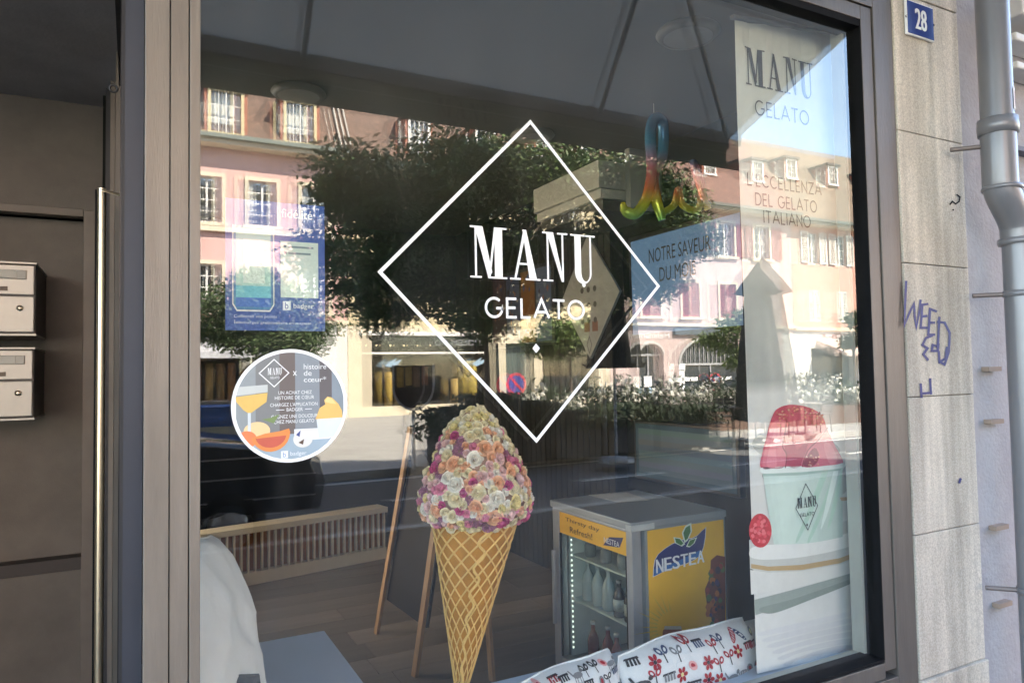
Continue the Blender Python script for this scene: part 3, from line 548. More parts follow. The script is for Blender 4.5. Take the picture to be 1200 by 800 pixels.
struct(G().box(-120, 160, -160, -9.7, -.2, .0).build('far_pavement', paving)); struct(G().box(-120, 160, -9.7, -5.2, -.3, -.12).build('road', asph)); struct(G().box(-120, 160, -5.2, -.07, -.2, .0).build('near_pavement', mat('near_paving', (.07, .068, .064), .85, 0, .15, 1.5, .3, 25)))
struct(G().box(-120, 160, -9.72, -9.58, -.2, .012).build('kerb', mat('kerb_stone', (.42, .4, .37), .85))); struct(G().box(-120, 160, -5.3, -5.16, -.2, .012).build('kerb', MATS['kerb_stone']))
struct(G().box(-120, -.13, 2.1, 9.5, -.2, -.03).build('added_paving', mat('added_paving_stone', (.5, .47, .42), .9, 0, .1, 2)))  # pale paving added out of view beside the opening that lights the room
struct(G().box(-120, 160, 9.5, 160, -.3, -.1).build('ground_behind', asph))
g = G()
for y in (-9.3, -7.45): 
    if y == -9.3: g.box(-60, 60, y-.06, y+.06, -.118, -.115)
    else:
        for i in range(-20, 20): g.box(i*3, i*3+1.6, y-.05, y+.05, -.118, -.115)
struct(g.build('road_marking', mat('road_paint', (.7, .69, .65), .8, 0, .25, 8)))

ch_ = thing('added_bounce_wall', 'unseen cream wall added left of the shop to bounce sunlight inside', 'house', (-7, 6, 0)); G().box(-8.5, -7, 2.3, 12, 0, 9).build('wall', mat('bounce_plaster', (.72, .6, .44), .9, 0, .08, 2), ch_)  # unseen wall added to bounce warm sunlight through the side opening
# =================================================================== THE ROOM BEHIND THE GLASS
wood_fl = [mat('floor_plank_%s' % n_, (.17*k, .148*k, .13*k), .5, 0, .3, 4, .08, 40, (.12, 1, 1)) for n_, k in (('grey', 1), ('umber', .8), ('ash', 1.2))]
rm = thing('shop_room', 'dark grey walls and ceiling of the room behind the glass', 'room', (1.5, 2.6, 0))
wall_i = mat('room_wall', (.018, .02, .017), .9, 0, .1, 2, spec=.08); 
G().box(-.1, 3.1, 5.2, 5.3, 0, 3.05).build('back_wall', wall_i, rm); G().box(3.0, 3.1, .1, 5.2, 0, 3.05).build('side_wall', wall_i, rm); G().box(-.12, -.02, 1.75, 2.3, 0, 3.05).build('side_wall', wall_i, rm); G().box(-.12, -.02, 2.301, 5.2, 0, .45).build('added_opening_sill', wall_i, rm); G().box(-.12, -.02, 4.3, 5.2, .451, 3.05).build('side_wall', wall_i, rm); G().box(-.12, -.02, 2.301, 4.299, 2.9, 3.05).build('added_opening_lintel', wall_i, rm)  # unseen side opening, with mullions below, added to let daylight in
for y in (2.32, 3.25, 4.22): G().box(-.1, -.04, y, y+.07, .452, 2.899).build('added_opening_mullion', wfr_ := mat('window_white', (.74, .72, .68), .5, 0, .05), rm)
G().box(-.1, 3.1, .1, 5.2, 2.99, 3.055).build('ceiling', mat('room_ceiling', (.12, .12, .115), .9, 0, .06, 2, spec=.1), rm)
struct(G().box(-1.7, 3.1, .1, 5.3, -.1, -.012).build('subfloor', dark))
fl = thing('plank_floor', 'dark greyish brown plank floor of the gelato shop', 'floor', (1.5, 2.6, 0)); fl['kind'] = 'structure'
pm = {}
for iy in range(22):
    y0 = .12+iy*.23; x = -.05-random.random()*.9
    while x < 3.0:
        L_ = 1.25; x0, x1 = max(-.05, x), min(2.995, x+L_-.004); k = random.randrange(3)
        if x1-x0 > .05:
            key = (round(x1-x0, 2) if not (x0 > -.05 and x1 < 2.99) else 'full', k)
            if key not in pm: pm[key] = G().box(0, x1-x0, 0, .226, -.012, 0)
            if isinstance(pm[key], G): o = pm[key].build('plank', wood_fl[k], fl, local=True); pm[key] = o
            else: o = dup(pm[key], None, fl)
            o.location = (x0-1.5, y0-2.6, random.uniform(-.0008, .0008))
        x += L_
# slatted radiator cover
a, b = PZ(262, 692, 0), PZ(447, 655, 0); dv = (b-a); ang = math.atan2(dv.y, dv.x); Ln = dv.length+.5
rc = thing('radiator_cover', 'low cream slatted radiator cover along the back of the shop', 'radiator cover', a-dv.normalized()*.45, None, ang)
cream = mat('cream_paint', (.78, .72, .58), .6, 0, .06, 4); HH = .43
G().box(0, Ln, 0, .16, 0, .095).build('plinth', cream, rc, local=True, bevel=.003); G().box(-.01, Ln+.01, -.01, .17, HH-.045, HH).build('top_board', cream, rc, local=True, bevel=.003); G().box(0, Ln, .06, .15, .096, HH-.046).build('backing', mat('brown_back', (.27, .105, .036), .85, spec=.1), rc, local=True)
sl = None; nS = 35
for i in range(nS):
    x = .012+(Ln-.03)*i/(nS-1)
    if sl is None: sl = G().box(-.0068, .0068, 0, .028, .0955, HH-.0455).build('slat', cream, rc, local=True); o = sl
    else: o = dup(sl, None, rc)
    o.location = (x, 0, 0)
# window bench right, bench left
ben = mat('pale_blue_laminate', (.6, .69, .8), .45, 0, .04, 3)
BZ = .47; q1 = PZ(735, 757, BZ); q2 = PZ(640, 787, BZ); yb = (q1.y+q2.y)/2
wb = thing('window_bench', 'pale blue bench top along the inside of the window under the patterned cushions', 'bench', (1.6, .3, 0))
G().box(.95-.2, 2.9, .11, yb, BZ-.04, BZ).build('seat', ben, wb, bevel=.004); G().box(.8, 2.86, .13, yb-.04, 0, BZ-.041).build('base', mat('bench_base', (.3, .32, .34), .6), wb)
kc = PZ(380, 738, .52); lb = thing('corner_bench', 'pale blue seat block in the left corner of the room beside the white cushion', 'bench', (.3, .9, 0))
G().box(-.015, kc.x, .12, kc.y, .47, .52).build('seat', ben, lb, bevel=.004); G().box(.0, kc.x-.03, .14, kc.y-.03, 0, .469).build('base', MATS['bench_base'], lb)
# cushions
def cushion(name, lab, loc, hw, hh, th, rot, m_, motif=None, seed=1, group=None):
    t = thing(name, lab, 'cushion', loc, group); t.rotation_euler = rot; rd = random.Random(seed)
    def Sf(u, v, s):
        e = (1-abs(u)**3.2)*(1-abs(v)**3.2); pin = 1-.10*(1-u*u)*0
        x = u*hw*(1-.10*(1-abs(v))**0*(v*v)*0-.06*(1-u*u)*0); x = u*hw*(1-.07*v*v); z = v*hh*(1-.07*u*u)+hh*.022*sin(u*5+seed)*max(0, v)
        cr_ = 0 if motif else (.007*abs(sin(u*3+v*4+1.5*sin(v*3)))**.7+.005*abs(sin(v*7-u*3+sin(u*5)))**.7+.002*sin(u*13+v*4))*max(e, 0)**.3
        return (x+.004*sin(v*7+seed), s*th*max(e, 0)**.42-s*cr_+.006*sin(u*6+seed)*sin(v*5), z)
    g = G(); N = 22 if motif else 44
    for s in (-1, 1):
        vs = [Sf(-1+2*i/N, -1+2*j/N, s) for j in range(N+1) for i in range(N+1)]
        fs = [(j*(N+1)+i, j*(N+1)+i+1, (j+1)*(N+1)+i+1, (j+1)*(N+1)+i) for j in range(N) for i in range(N)]
        g.add(vs, [f if s < 0 else f[::-1] for f in fs], (1, 1, 1), True)
    g.build('cover', m_, t, local=True)
    g = G(); g.tube([Sf(cos(k), 0, 0) if 0 else ((lambda u, v: (u*hw*(1-.07*v*v), 0, v*hh*(1-.07*u*u)+hh*.022*sin(u*5+seed)*max(0, v)))(max(-1, min(1, 1.42*cos(k))), max(-1, min(1, 1.42*sin(k))))) for k in [2*pi*i/40 for i in range(40)]], .004, 6, True); g.build('piping', m_, t, local=True)
    if motif:
        g = G()
        for (u, v, pts, col) in motif(rd):
            g.poly([(lambda q: (q[0], q[1]-.0025, q[2]))(Sf(u+a_, v+b_, -1)) for a_, b_ in pts], col)
        g.build('fabric_print', inkm, t, local=True)['kind'] = 'stuff'
    return t
def folk(rd):
    out = []; red, blk, gry, yel, nav, pnk = lin(168, 24, 40), lin(40, 38, 42), lin(130, 130, 132), lin(226, 220, 150), lin(60, 74, 110), lin(220, 160, 160)
    cells = [(i, j) for j in range(7) for i in range(11)]
    for i, j in cells:
        u = -.86+i*.172+rd.uniform(-.04, .04); v = -.84+j*.28+rd.uniform(-.07, .07); k = rd.randrange(6); s = .088; a0 = rd.uniform(0, 6.28); cc = rd.choice([red, red, blk, gry, nav, blk])
        def el(cx, cz, rx, rz, an=0, n=10): return [(cx+rx*cos(t)*cos(an)-rz*sin(t)*sin(an), 1.5*(cz+rx*cos(t)*sin(an)+rz*sin(t)*cos(an))) for t in [2*pi*q/n for q in range(n)]]
        if k == 0:
            for p in range(6): out.append((u, v, el(s*.55*cos(p*pi/3), s*.55*sin(p*pi/3), s*.36, s*.24, p*pi/3, 8), red))
            out.append((u, v, el(0, 0, s*.24, s*.24), rd.choice([blk, yel])))
        elif k == 1:
            out.append((u, v, el(0, 0, s*1.15, s*.36, a0), cc))
            for p in range(-2, 3): out.append((u, v, el(p*s*.4*cos(a0), p*s*.4*sin(a0), s*.3, s*.06, a0+1.0, 6), (.75, .75, .74)))
        elif k == 2:
            out.append((u, v, el(0, 0, s*.95, s*.4), cc))
            for p in (-.7, -.3, .25, .65): out.append((u, v, [(p*s-.006, 0), (p*s+.006, 0), (p*s+.006, -s*1.7), (p*s-.006, -s*1.7)], cc))
            out.append((u, v, el(s*1.0, s*.5, s*.34, s*.26, .5), cc)); out.append((u, v, [(-s, 0), (-s*1.4, s*1.2), (-s*1.2, s*1.3), (-s*.7, .01)], cc))
        elif k == 3:
            for sg in (-1, 1): out.append((u, v, el(sg*s*.45, s*.3, s*.5, s*.34, sg*.8), cc)); out.append((u, v, el(sg*s*.45, s*.3, s*.24, s*.14, sg*.8), (.75, .75, .74)))
            out.append((u, v, [(-.007, 0), (.007, 0), (.007, -s*1.5), (-.007, -s*1.5)], blk))
        elif k == 4:
            for p in range(4): out.append((u, v, [(-s*.8+p*s*.45, -s*.5), (-s*.5+p*s*.45, -s*.5), (-s*.5+p*s*.45, s*(.6+.3*(p % 2))), (-s*.8+p*s*.45, s*.6)], cc))
            out.append((u, v, [(-s, s*.5), (s, s*.5), (s*.9, s*.85), (-s*.9, s*.85)], blk))
        else:
            out.append((u, v, el(0, 0, s*.5, s*.75, a0), rd.choice([yel, pnk, gry]))); out.append((u, v, el(0, 0, s*.25, s*.4, a0), rd.choice([red, yel])))
    return out
cot = mat('white_cotton', (.74, .75, .75), .9, 0, .05, 8, .25, 30)
c1 = PY(816, 803, .27); cushion('floral_cushion', 'white cushion with red and black folk motifs, the larger one beside the banner', (c1.x, .29, c1.z-.035), .31, .21, .11, (radians(-10), radians(-2), 0), cot, folk, 3, 'patterned cushions on the window bench')
c2 = PY(672, 838, .27); cushion('floral_cushion', 'white folk print cushion leaning left of the larger patterned cushion', (c2.x, .33, c2.z-.035), .24, .16, .095, (radians(-12), radians(-8), 0), cot, folk, 8, 'patterned cushions on the window bench')
cushion('white_cushion', 'plain white cushion propped against the left window post', (.19, .38, .80), .235, .31, .105, (radians(-13), 0, radians(70)), mat('creased_cotton', (.86, .85, .80), .9, 0, .05, 5, .9, 9))
q = PY(275, 812, .24); cushion('grey_cushion', 'small dark grey cushion in front of the white cushion', (q.x, .24, q.z-.03), .06, .07, .04, (0, 0, 0), mat('grey_felt', (.12, .13, .14), .9))
# giant floral ice cream cone
cyc = .42; tip = PY(541, 801, cyc); topc = PY(557, 606, cyc)
cn = thing('floral_cone_display', 'giant wafer cone display topped with pink, cream and peach roses', 'display cone', (tip.x, cyc, BZ))
R1 = (PY(601, 610, cyc).x-PY(509, 608, cyc).x)/2; ax = topc-tip
def cone_pt(t, th, dr=0.): c_ = tip+ax*t; r_ = .022+(R1-.022)*t+dr; return Vector((c_.x+r_*cos(th), c_.y+r_*sin(th), c_.z))
g = G(); nn = 40; g.add([cone_pt(i/12, 2*pi*j/nn, -.003) for i in range(13) for j in range(nn)], [(i*nn+j, i*nn+(j+1) % nn, (i+1)*nn+(j+1) % nn, (i+1)*nn+j) for i in range(12) for j in range(nn)]+[list(range(nn))[::-1]], (1, 1, 1), True)
g.build('wafer', mat('wafer_tan', (.47, .21, .03), .5, 0, .3, 9, .1, 60), cn)
ridge = mat('wafer_ridge', (.78, .5, .16), .5, 0, .15, 12)
for s_ in (-1, 1):
    for k in range(15):
        G().tube([cone_pt(t, s_*(2*pi*k/15+3.0*t+.6*t*t), .001) for t in [i/16 for i in range(17)]], [.0016+.0017*i/16 for i in range(17)], 6).build('wafer_ridge', ridge, cn)
g = G(); seam_ = [cone_pt(t, -2.1+.35*t+.12*sin(t*40), .003) for t in [i/40 for i in range(41)]]; g.tube(seam_, .0045, 6); g.build('wafer_seam', ridge, cn)
G().lathe([(0, 0), (.11, 0), (.11, .012), (.03, .03), (.02, .12), (0, .13)], tip.x, cyc, BZ+.001, 24).build('stand', dark, cn)
top2 = PY(567, 476, cyc); ccx, ccz0 = PY(557, 600, cyc).x, PY(557, 609, cyc).z; Hd = top2.z-ccz0; RD = (PY(624, 575, cyc).x-PY(491, 575, cyc).x)/2-.02
def prof(t): # radius of the flower dome
    pts = [(0, .82), (.08, .97), (.2, 1.0), (.35, .93), (.5, .82), (.65, .66), (.78, .5), (.88, .36), (.96, .2), (1, .06)]
    for (a_, ra), (b_, rb) in zip(pts, pts[1:]):
        if t <= b_: return RD*(ra+(rb-ra)*(t-a_)/(b_-a_))
    return 0
g = G(); g.lathe([(0, .0)]+[(prof(t)*.93, Hd*t) for t in [i/14 for i in range(15)]], 0, 0, 0, 24); o = g.build('flower_core', mat('petal_core', (.4, .24, .18), .9), cn, local=True); o.location = (ccx-tip.x, 0, ccz0-BZ)
roses = []
for nm_, cc, kind in (('cream', (.86, .76, .52), 0), ('white', (.88, .83, .74), 0), ('peach', (.88, .52, .33), 0), ('pink', (.80, .30, .42), 1), ('pale_pink', (.86, .60, .58), 0), ('magenta', (.62, .11, .28), 1), ('mauve', (.42, .19, .28), 2), ('yellow', (.86, .74, .38), 0)):
    m_ = mat('petal_'+nm_, cc, .9, 0, .14, 30, 0, 0, (1, 1, 1), .05, .2)
    for vv in range(2):
        rd = random.Random(hash(nm_) % 97+vv) if 0 else random.Random(len(nm_)*7+vv); g = G(); R_ = 1.0
        rings = [(.12, 3, .62), (.32, 4, .56), (.55, 5, .44), (.78, 6, .26), (.98, 7, .05)] if kind != 2 else [(.2, 5, .5), (.5, 8, .4), (.8, 11, .2), (1, 12, .0)]
        for rr2, n_, hz_ in rings:
            off = rd.uniform(0, 6.28)
            for k in range(n_):
                a_ = off+2*pi*k/n_+rd.uniform(-.12, .12); wd = (1.35 if kind != 2 else .5)*rr2*pi/n_+.05; hh = hz_+rd.uniform(-.05, .05)
                d1 = Vector((cos(a_), sin(a_), 0)); d2 = Vector((-sin(a_), cos(a_), 0)); b0 = d1*rr2*.45
                rim = d1*(rr2*1.08)+Vector((0, 0, hh+.06)); mid_ = d1*(rr2*.92)+Vector((0, 0, hh*.6+.12))
                vs = [b0-d2*wd*.5, b0+d2*wd*.5, mid_+d2*wd-d1*.1*rr2, mid_+d1*.06, mid_-d2*wd-d1*.1*rr2, rim+d2*wd*.7-d1*.1*rr2+Vector((0, 0, .03)), rim+Vector((0, 0, .0)), rim-d2*wd*.7-d1*.1*rr2+Vector((0, 0, .03))]
                vs = [v+Vector((rd.gauss(0, .05), rd.gauss(0, .05), rd.gauss(0, .05))) for v in vs]; g.add(vs, [(0, 1, 3), (1, 2, 3), (0, 3, 4), (3, 2, 5, 6), (4, 3, 6, 7)])
        roses.append((nm_, (g, m_)))
built = {}; placed = []; rd = random.Random(4); tries = 0
wts = [5.5, 4.2, 5, 2.4, 4, 1.7, 1.6, 1.2]
def put_rose(t, th, sc, k):
    nm_, gm = roses[k]; r_ = prof(t); p = Vector((ccx-tip.x+r_*cos(th), r_*sin(th), ccz0-BZ+Hd*t)); e = .03; nz = (prof(max(0, t-e))-prof(min(1, t+e)))/(2*e*Hd); n_ = Vector((cos(th), sin(th), max(-1.2, min(2.5, nz)))).normalized()
    if k in built: o = dup(built[k], None, cn)
    else: o = built[k] = gm[0].build('rose', gm[1], cn, local=True)
    q_ = (n_+Vector((rd.uniform(-.3, .3), rd.uniform(-.3, .3), rd.uniform(-.3, .3)))).normalized().to_track_quat('Z', 'Y')
    o.rotation_mode = 'QUATERNION'; o.rotation_quaternion = q_; o.scale = (sc, sc, sc*rd.uniform(.9, 1.2)); o.location = p-n_*sc*.25
    placed.append((p, sc))
while len(placed) < 297 and tries < 20000:
    tries += 1; t = rd.random()**1.15*.985; th = rd.uniform(-pi*1.02, pi*.06) if rd.random() < .93 else rd.uniform(0, 6.28); sc = rd.choice((.013, .016, .019, .022, .026)); r_ = prof(t); p = Vector((ccx-tip.x+r_*cos(th), r_*sin(th), ccz0-BZ+Hd*t))
    if all((p-b_).length > .61*(sc+s2) for b_, s2 in placed):
        base_k = rd.choices(range(8), wts)[0] if t < .8 else rd.choice((0, 7, 1, 0)); put_rose(t, th, sc, base_k*2+rd.randrange(2))
# easel with board behind the cone
oak = mat('easel_oak', (.32, .2, .11), .6, 0, .2, 10, 0, 0, (4, 4, .4)); E1, E2, E3 = PZ(441, 742, 0), PZ(486, 792, 0), PZ(577, 797, 0); EA = PY(500, 470, 2.05)
ez = thing('wooden_easel', 'wooden easel with dark board standing behind the floral cone', 'easel', ((E1+E2)/2))
T1, T2 = PY(481, 500, E1.y-.12), PY(512, 600, E2.y+.04)
G().bar(E1, T1, .03, .02, (1, .3, 0)).build('leg', oak, ez); G().bar(E2, E2+(T2-E2)*1.25, .035, .022, (1, .3, 0)).build('leg', oak, ez); G().bar(E3, PY(566, 735, E3.y+.06)+Vector((0, 0, .5)), .03, .02, (1, .3, 0)).build('leg', oak, ez)
g = G(); k1, k2 = E1+(T1-E1)*.16, E2+(T2-E2)*.28; g.prism([k1+Vector((.03, 0, 0)), k2+Vector((.03, 0, 0)), E2+(T2-E2)*1.1+Vector((.03, 0, 0)), E1+(T1-E1)*.97+Vector((.03, 0, 0))], (.015, 0, 0)); g.build('board', mat('chalkboard', (.014, .014, .017), .6, 0, .3, 3, spec=.15), ez)
# drinks fridge
fx0, fx1, fy0, fy1, fz = 1.95, 2.5, .87, 1.55, .875
fr = thing('drinks_fridge', 'small glass door drinks fridge with yellow side panel behind the cushions', 'fridge', ((fx0+fx1)/2, (fy0+fy1)/2, 0))
fgrey = mat('fridge_grey', (.3, .33, .35), .4, .2, .06); fwh = mat('fridge_liner', (.72, .78, .76), .5)
g = G(); g.box(fx0+.07, fx1, fy0, fy0+.035, .06, fz-.035); g.box(fx0+.07, fx1, fy1-.035, fy1, .06, fz-.035); g.box(fx1-.03, fx1, fy0+.035, fy1-.035, .06, fz-.035); g.box(fx0+.07, fx1, fy0, fy1, 0, .058); g.build('cabinet', fgrey, fr)
g = G(); g.box(fx0+.075, fx1-.035, fy0+.036, fy0+.044, .07, fz-.04); g.box(fx0+.075, fx1-.035, fy1-.044, fy1-.036, .07, fz-.04); g.box(fx1-.045, fx1-.034, fy0+.045, fy1-.045, .07, fz-.04); g.build('liner', fwh, fr)
G().box(fx0-.01, fx1+.006, fy0-.008, fy1+.008, fz-.034, fz).build('top', fgrey, fr, bevel=.005)
g = G(); g.box(fx0, fx0+.05, fy0, fy0+.045, .03, fz-.036); g.box(fx0, fx0+.05, fy1-.06, fy1, .03, fz-.036); g.box(fx0, fx0+.05, fy0+.046, fy1-.061, fz-.05, fz-.036); g.box(fx0, fx0+.05, fy0+.046, fy1-.061, .03, .09); g.build('door_frame', mat('door_alu', (.42, .44, .47), .35, .4), fr, bevel=.003)
G().box(fx0+.012, fx0+.02, fy0+.046, fy1-.061, .09, fz-.16).build('door_glass', glass_thin, fr)
G().box(fx0-.012, fx0+.12, fy0-.011, fy0+.03, fz-.04, fz-.012).build('hinge_block', mat('hinge_grey', (.5, .52, .52), .5), fr, bevel=.003); G().box(fx0-.03, fx0-.012, fy1-.05, fy1-.03, .25, fz-.25).build('door_handle', mat('door_alu', (.42, .44, .47), .35, .4), fr, bevel=.004); G().box(fx0+.003, fx0+.011, fy0+.0465, fy0+.056, .09, fz-.16).build('door_seal', black, fr); G().box(fx0+.003, fx0+.011, fy1-.071, fy1-.0615, .09, fz-.16).build('door_seal', black, fr)
yel = mat('fridge_yellow', (.86, .47, .03), .4, 0, .1, 3); G().box(fx0+.006, fx0+.03, fy0+.046, fy1-.061, fz-.158, fz-.052).build('header_panel', yel, fr)
hdk = lin(60, 50, 30); g = G(); fh = lambda u, v: (fx0+.0045, fy1-.061-u, v); text(g, 'Thirsty day', fh, .06, .36, fz-.095, fz-.07, hdk); text(g, 'Refresh!', fh, .1, .3, fz-.14, fz-.11, hdk); g.poly([fh(.39+p, fz-.11+q) for p, q in ((0, -.035), (.13, -.02), (.16, .03), (.05, .012))], lin(40, 44, 96)); text(g, 'NESTEA', lambda u, v: (fx0+.003, fy1-.061-u, v), .4, .52, fz-.13, fz-.105, lin(235, 235, 240)); g.build('header_print', inkm, fr)
for z in (.36, .585): G().box(fx0+.08, fx1-.05, fy0+.05, fy1-.05, z, z+.008).build('shelf', fwh, fr)
for i in range(22): o = G().box(-.003, .003, -.004, .004, -.005, .005).build('light_strip', mat_emit('led_white', (.8, .95, .9), .12), fr, local=True) if i == 0 else dup(o, None, fr); o.location = (fx0+.06-(fx0+fx1)/2, fy1-.085-(fy0+fy1)/2, .13+i*.026)
PS = fy0-.002; G().box(fx0+.085, fx1-.012, PS-.002, fy0-.0003, .05, fz-.045).build('side_panel', yel, fr)
f3 = lambda e=0: (lambda u, v: tuple(PY(u, v, PS-.003-e))); g = G(); nv_, nb_, gn = lin(34, 44, 108), lin(52, 110, 178), lin(70, 120, 66)
def N_(pts, col, e=0): g.poly([f3(e)(*q) for q in pts], col)
sw = [(765, 676), (765.5, 666), (767, 656), (771, 649), (778, 643), (787, 637), (797, 632.5), (805, 630.5), (811, 630), (817, 627), (823, 621), (827.5, 617), (827, 628), (825, 640), (822, 649), (815, 655), (805, 660), (793, 664), (780, 668)]
N_(sw, lin(220, 225, 235), 0); N_([(797+(p-797)*.972, 647+(q-647)*.955) for p, q in sw], nv_, .0004); N_([(766, 675), (767, 666), (790, 659), (821, 644), (821, 651), (799, 661), (782, 667)], nb_, .0006)
for pts in ([(802, 636), (799, 624), (803, 616), (810, 612), (811, 622), (806, 633)], [(799, 640), (791, 636), (789, 629), (797, 630), (803, 637)], [(804, 640), (808, 632), (817, 629), (814, 636), (808, 641)]): N_(pts, lin(220, 230, 215), .0008); cx_, cy_ = sum(p[0] for p in pts)/len(pts), sum(p[1] for p in pts)/len(pts); N_([(cx_+(p[0]-cx_)*.72, cy_+(p[1]-cy_)*.76) for p in pts], gn, .0011)
a, b = PY(767, 669, PS), PY(825, 652, PS)
for k, ch in enumerate('NESTEA'):
    u0_ = 768+k*9.6; zt_ = PY(u0_, 655-k*2.0, PS); zb_ = PY(u0_, 671-k*2.3, PS); [text(g, ch, lambda x, z: (x+dx_, PS-.0055-(dx_+.0016)*.25, z), zt_.x, PY(u0_+8.2, 660, PS).x, zb_.z, zt_.z, lin(238, 240, 244)) for dx_ in (-.0016, 0, .0016)]
N_([(833, 656), (840, 650), (850, 652), (850, 740), (838, 735), (829, 712), (826, 690), (832, 676)], lin(120, 60, 44), .0002); rr_ = random.Random(3)
for i in range(40):
    x, y = rr_.uniform(829, 847), rr_.uniform(660, 735); s_ = rr_.uniform(2, 5); N_([(x+s_*cos(t)*.7, y+s_*sin(t)) for t in (0, 1, 2.1, 3.1, 4.2, 5.2)], rr_.choice([lin(150, 60, 50), lin(80, 60, 96), lin(190, 110, 50), lin(90, 110, 60), lin(64, 48, 60), lin(170, 84, 44)]), .0005+i*.00002)
N_([(775, 752), (777, 738), (783, 734), (796, 734), (801, 740), (802, 756)], lin(140, 74, 50), .0004); N_([(778, 737), (779, 733), (798, 733), (799, 737)], lin(190, 180, 160), .0007)
for i in range(14):
    t = radians(100+i*11); N_([(790+20*cos(t), 735-20*sin(t)), (790+20*cos(t+.08), 735-20*sin(t+.08)), (790+(34+8*(i % 3))*cos(t+.03), 735-(34+8*(i % 3))*sin(t+.03))], lin(206, 178, 70), .0003)
g.build('side_print', inkm, fr)
ps = PZ(718, 582, fz+.003); tag(G().prism([PZ(690, 580, fz+.002), PZ(722, 588, fz+.002), PZ(762, 586, fz+.002), PZ(735, 577, fz+.002)], (0, 0, .0015)).build('paper_sheet', mat('paper', (.6, .6, .56), .8)), 'loose white paper sheet lying on top of the drinks fridge', 'paper')
def bottle(x, y, z, h, r, m_, cap, lab, grp, band=None):
    b_ = thing('bottle', lab, 'bottle', (x, y, z), grp)
    G().lathe([(0, .0), (r*.9, 0), (r, .01), (r, h*.55), (r*.85, h*.66), (r*.36, h*.8), (r*.34, h*.94), (r*.42, h*.95), (r*.42, h*.97), (0, h*.97)], n=14).build('glass_body', m_, b_, local=True)
    G().lathe([(r*.45, h*.93), (r*.47, h*.93), (r*.47, h), (0, h)], n=12).build('cap', cap, b_, local=True)
    if band: G().lathe([(r*1.015, h*.18), (r*1.02, h*.18), (r*1.02, h*.5), (r*1.015, h*.5)], n=14).build('paper_label', band, b_, local=True)
    return b_
clearb = mat('bottle_water', (.5, .56, .56), .12, 0, .1, 5, 0, 0, (1, 1, 1), .8); redb = mat('bottle_red', (.22, .03, .04), .12, 0, .2, 5, 0, 0, (1, 1, 1), .8); blkb = mat('bottle_black', (.03, .03, .035), .15); silver = mat('silver_cap', (.6, .6, .6), .3, .8)
lab_ = mat('bottle_label', (.55, .55, .5), .6, 0, .5, 25)
for i in range(3): bottle(fx0+.13, fy1-.13-i*.09, .369, .2, .032, clearb, silver, 'clear water bottle on the upper fridge shelf, '+('nearest the light strip', 'middle one', 'next to the dark bottles')[i], 'clear bottles in the fridge')
for i in range(3): bottle(fx0+.12, fy0+.1+i*.085, .369, .17, .03, blkb, silver, 'black labelled bottle on the upper fridge shelf, '+('nearest the yellow side', 'middle one', 'next to the clear bottles')[i], 'dark bottles in the fridge', lab_)
for i in range(5): bottle(fx0+.12+.02*(i % 2), fy0+.1+i*.1, .06, .22, .03, redb, mat('white_cap', (.7, .7, .7), .4), 'red drink bottle at the bottom of the fridge, '+('nearest the yellow side', 'second from the yellow side', 'middle one of the row', 'second from the door light strip', 'nearest the door light strip')[i], 'red bottles in the fridge')
for i in range(3): bottle(fx0+.14, fy1-.14-i*.14, .594, .1, .03, mat('bottle_grey', (.25, .26, .26), .3), silver, 'small grey bottle on the top fridge shelf, '+('left one by the light strip', 'middle one', 'right one by the yellow side')[i], 'small bottles in the fridge')
# screens, hood, signs on the right wall
WX = 2.992
def wall_screen(name, pts, lab, col, fr_w=.03):
    q = [PX(*p, WX) for p in pts]; y0, y1 = min(p.y for p in q), max(p.y for p in q); z0, z1 = min(p.z for p in q), max(p.z for p in q)
    t = thing(name, lab, 'screen', (WX, (y0+y1)/2, (z0+z1)/2)); G().box(WX-.05, WX-.002, y0-fr_w, y1+fr_w, z0-fr_w, z1+fr_w).build('bezel', mat('screen_bezel', (.01, .01, .012), .3), t, bevel=.004)
    return t, y0, y1, z0, z1
t, y0, y1, z0, z1 = wall_screen('wall_screen', ((748, 284), (748, 345), (875, 250)), 'wall screen with a blue slide about the flavour of the month', None)
z1 = PX(748, 284, WX).z; z0 = z1-.62
G().box(WX-.0525, WX-.0505, y0, y1, z0, z1).build('display', mat_emit('slide_blue', lin(70, 104, 140), .05), t)
g = G(); fs_ = lambda u, v: (WX-.0535, y1-u, v); bk = lin(26, 30, 40)
ya = y1-PX(768, 300, WX).y; text(g, 'NOTRE SAVEUR', fs_, ya, ya+.56, z1-.17, z1-.08, bk); text(g, 'DU MOIS', fs_, ya+.1, ya+.43, z1-.3, z1-.21, bk); g.build('slide_text', inkm, t)
t, y0, y1, z0, z1 = wall_screen('wall_screen', ((752, 495), (755, 553), (872, 578)), 'low dark wall screen with painted blurred blue picture above the fridge', None, .02)
g = G(); G().box(WX-.0525, WX-.0505, y0, y1, z0, z1).build('display', mat('screen_dark', (.06, .1, .13), .12), t)
tag(t, 'low wall screen with painted pale blue picture just above the fridge'); g = G()

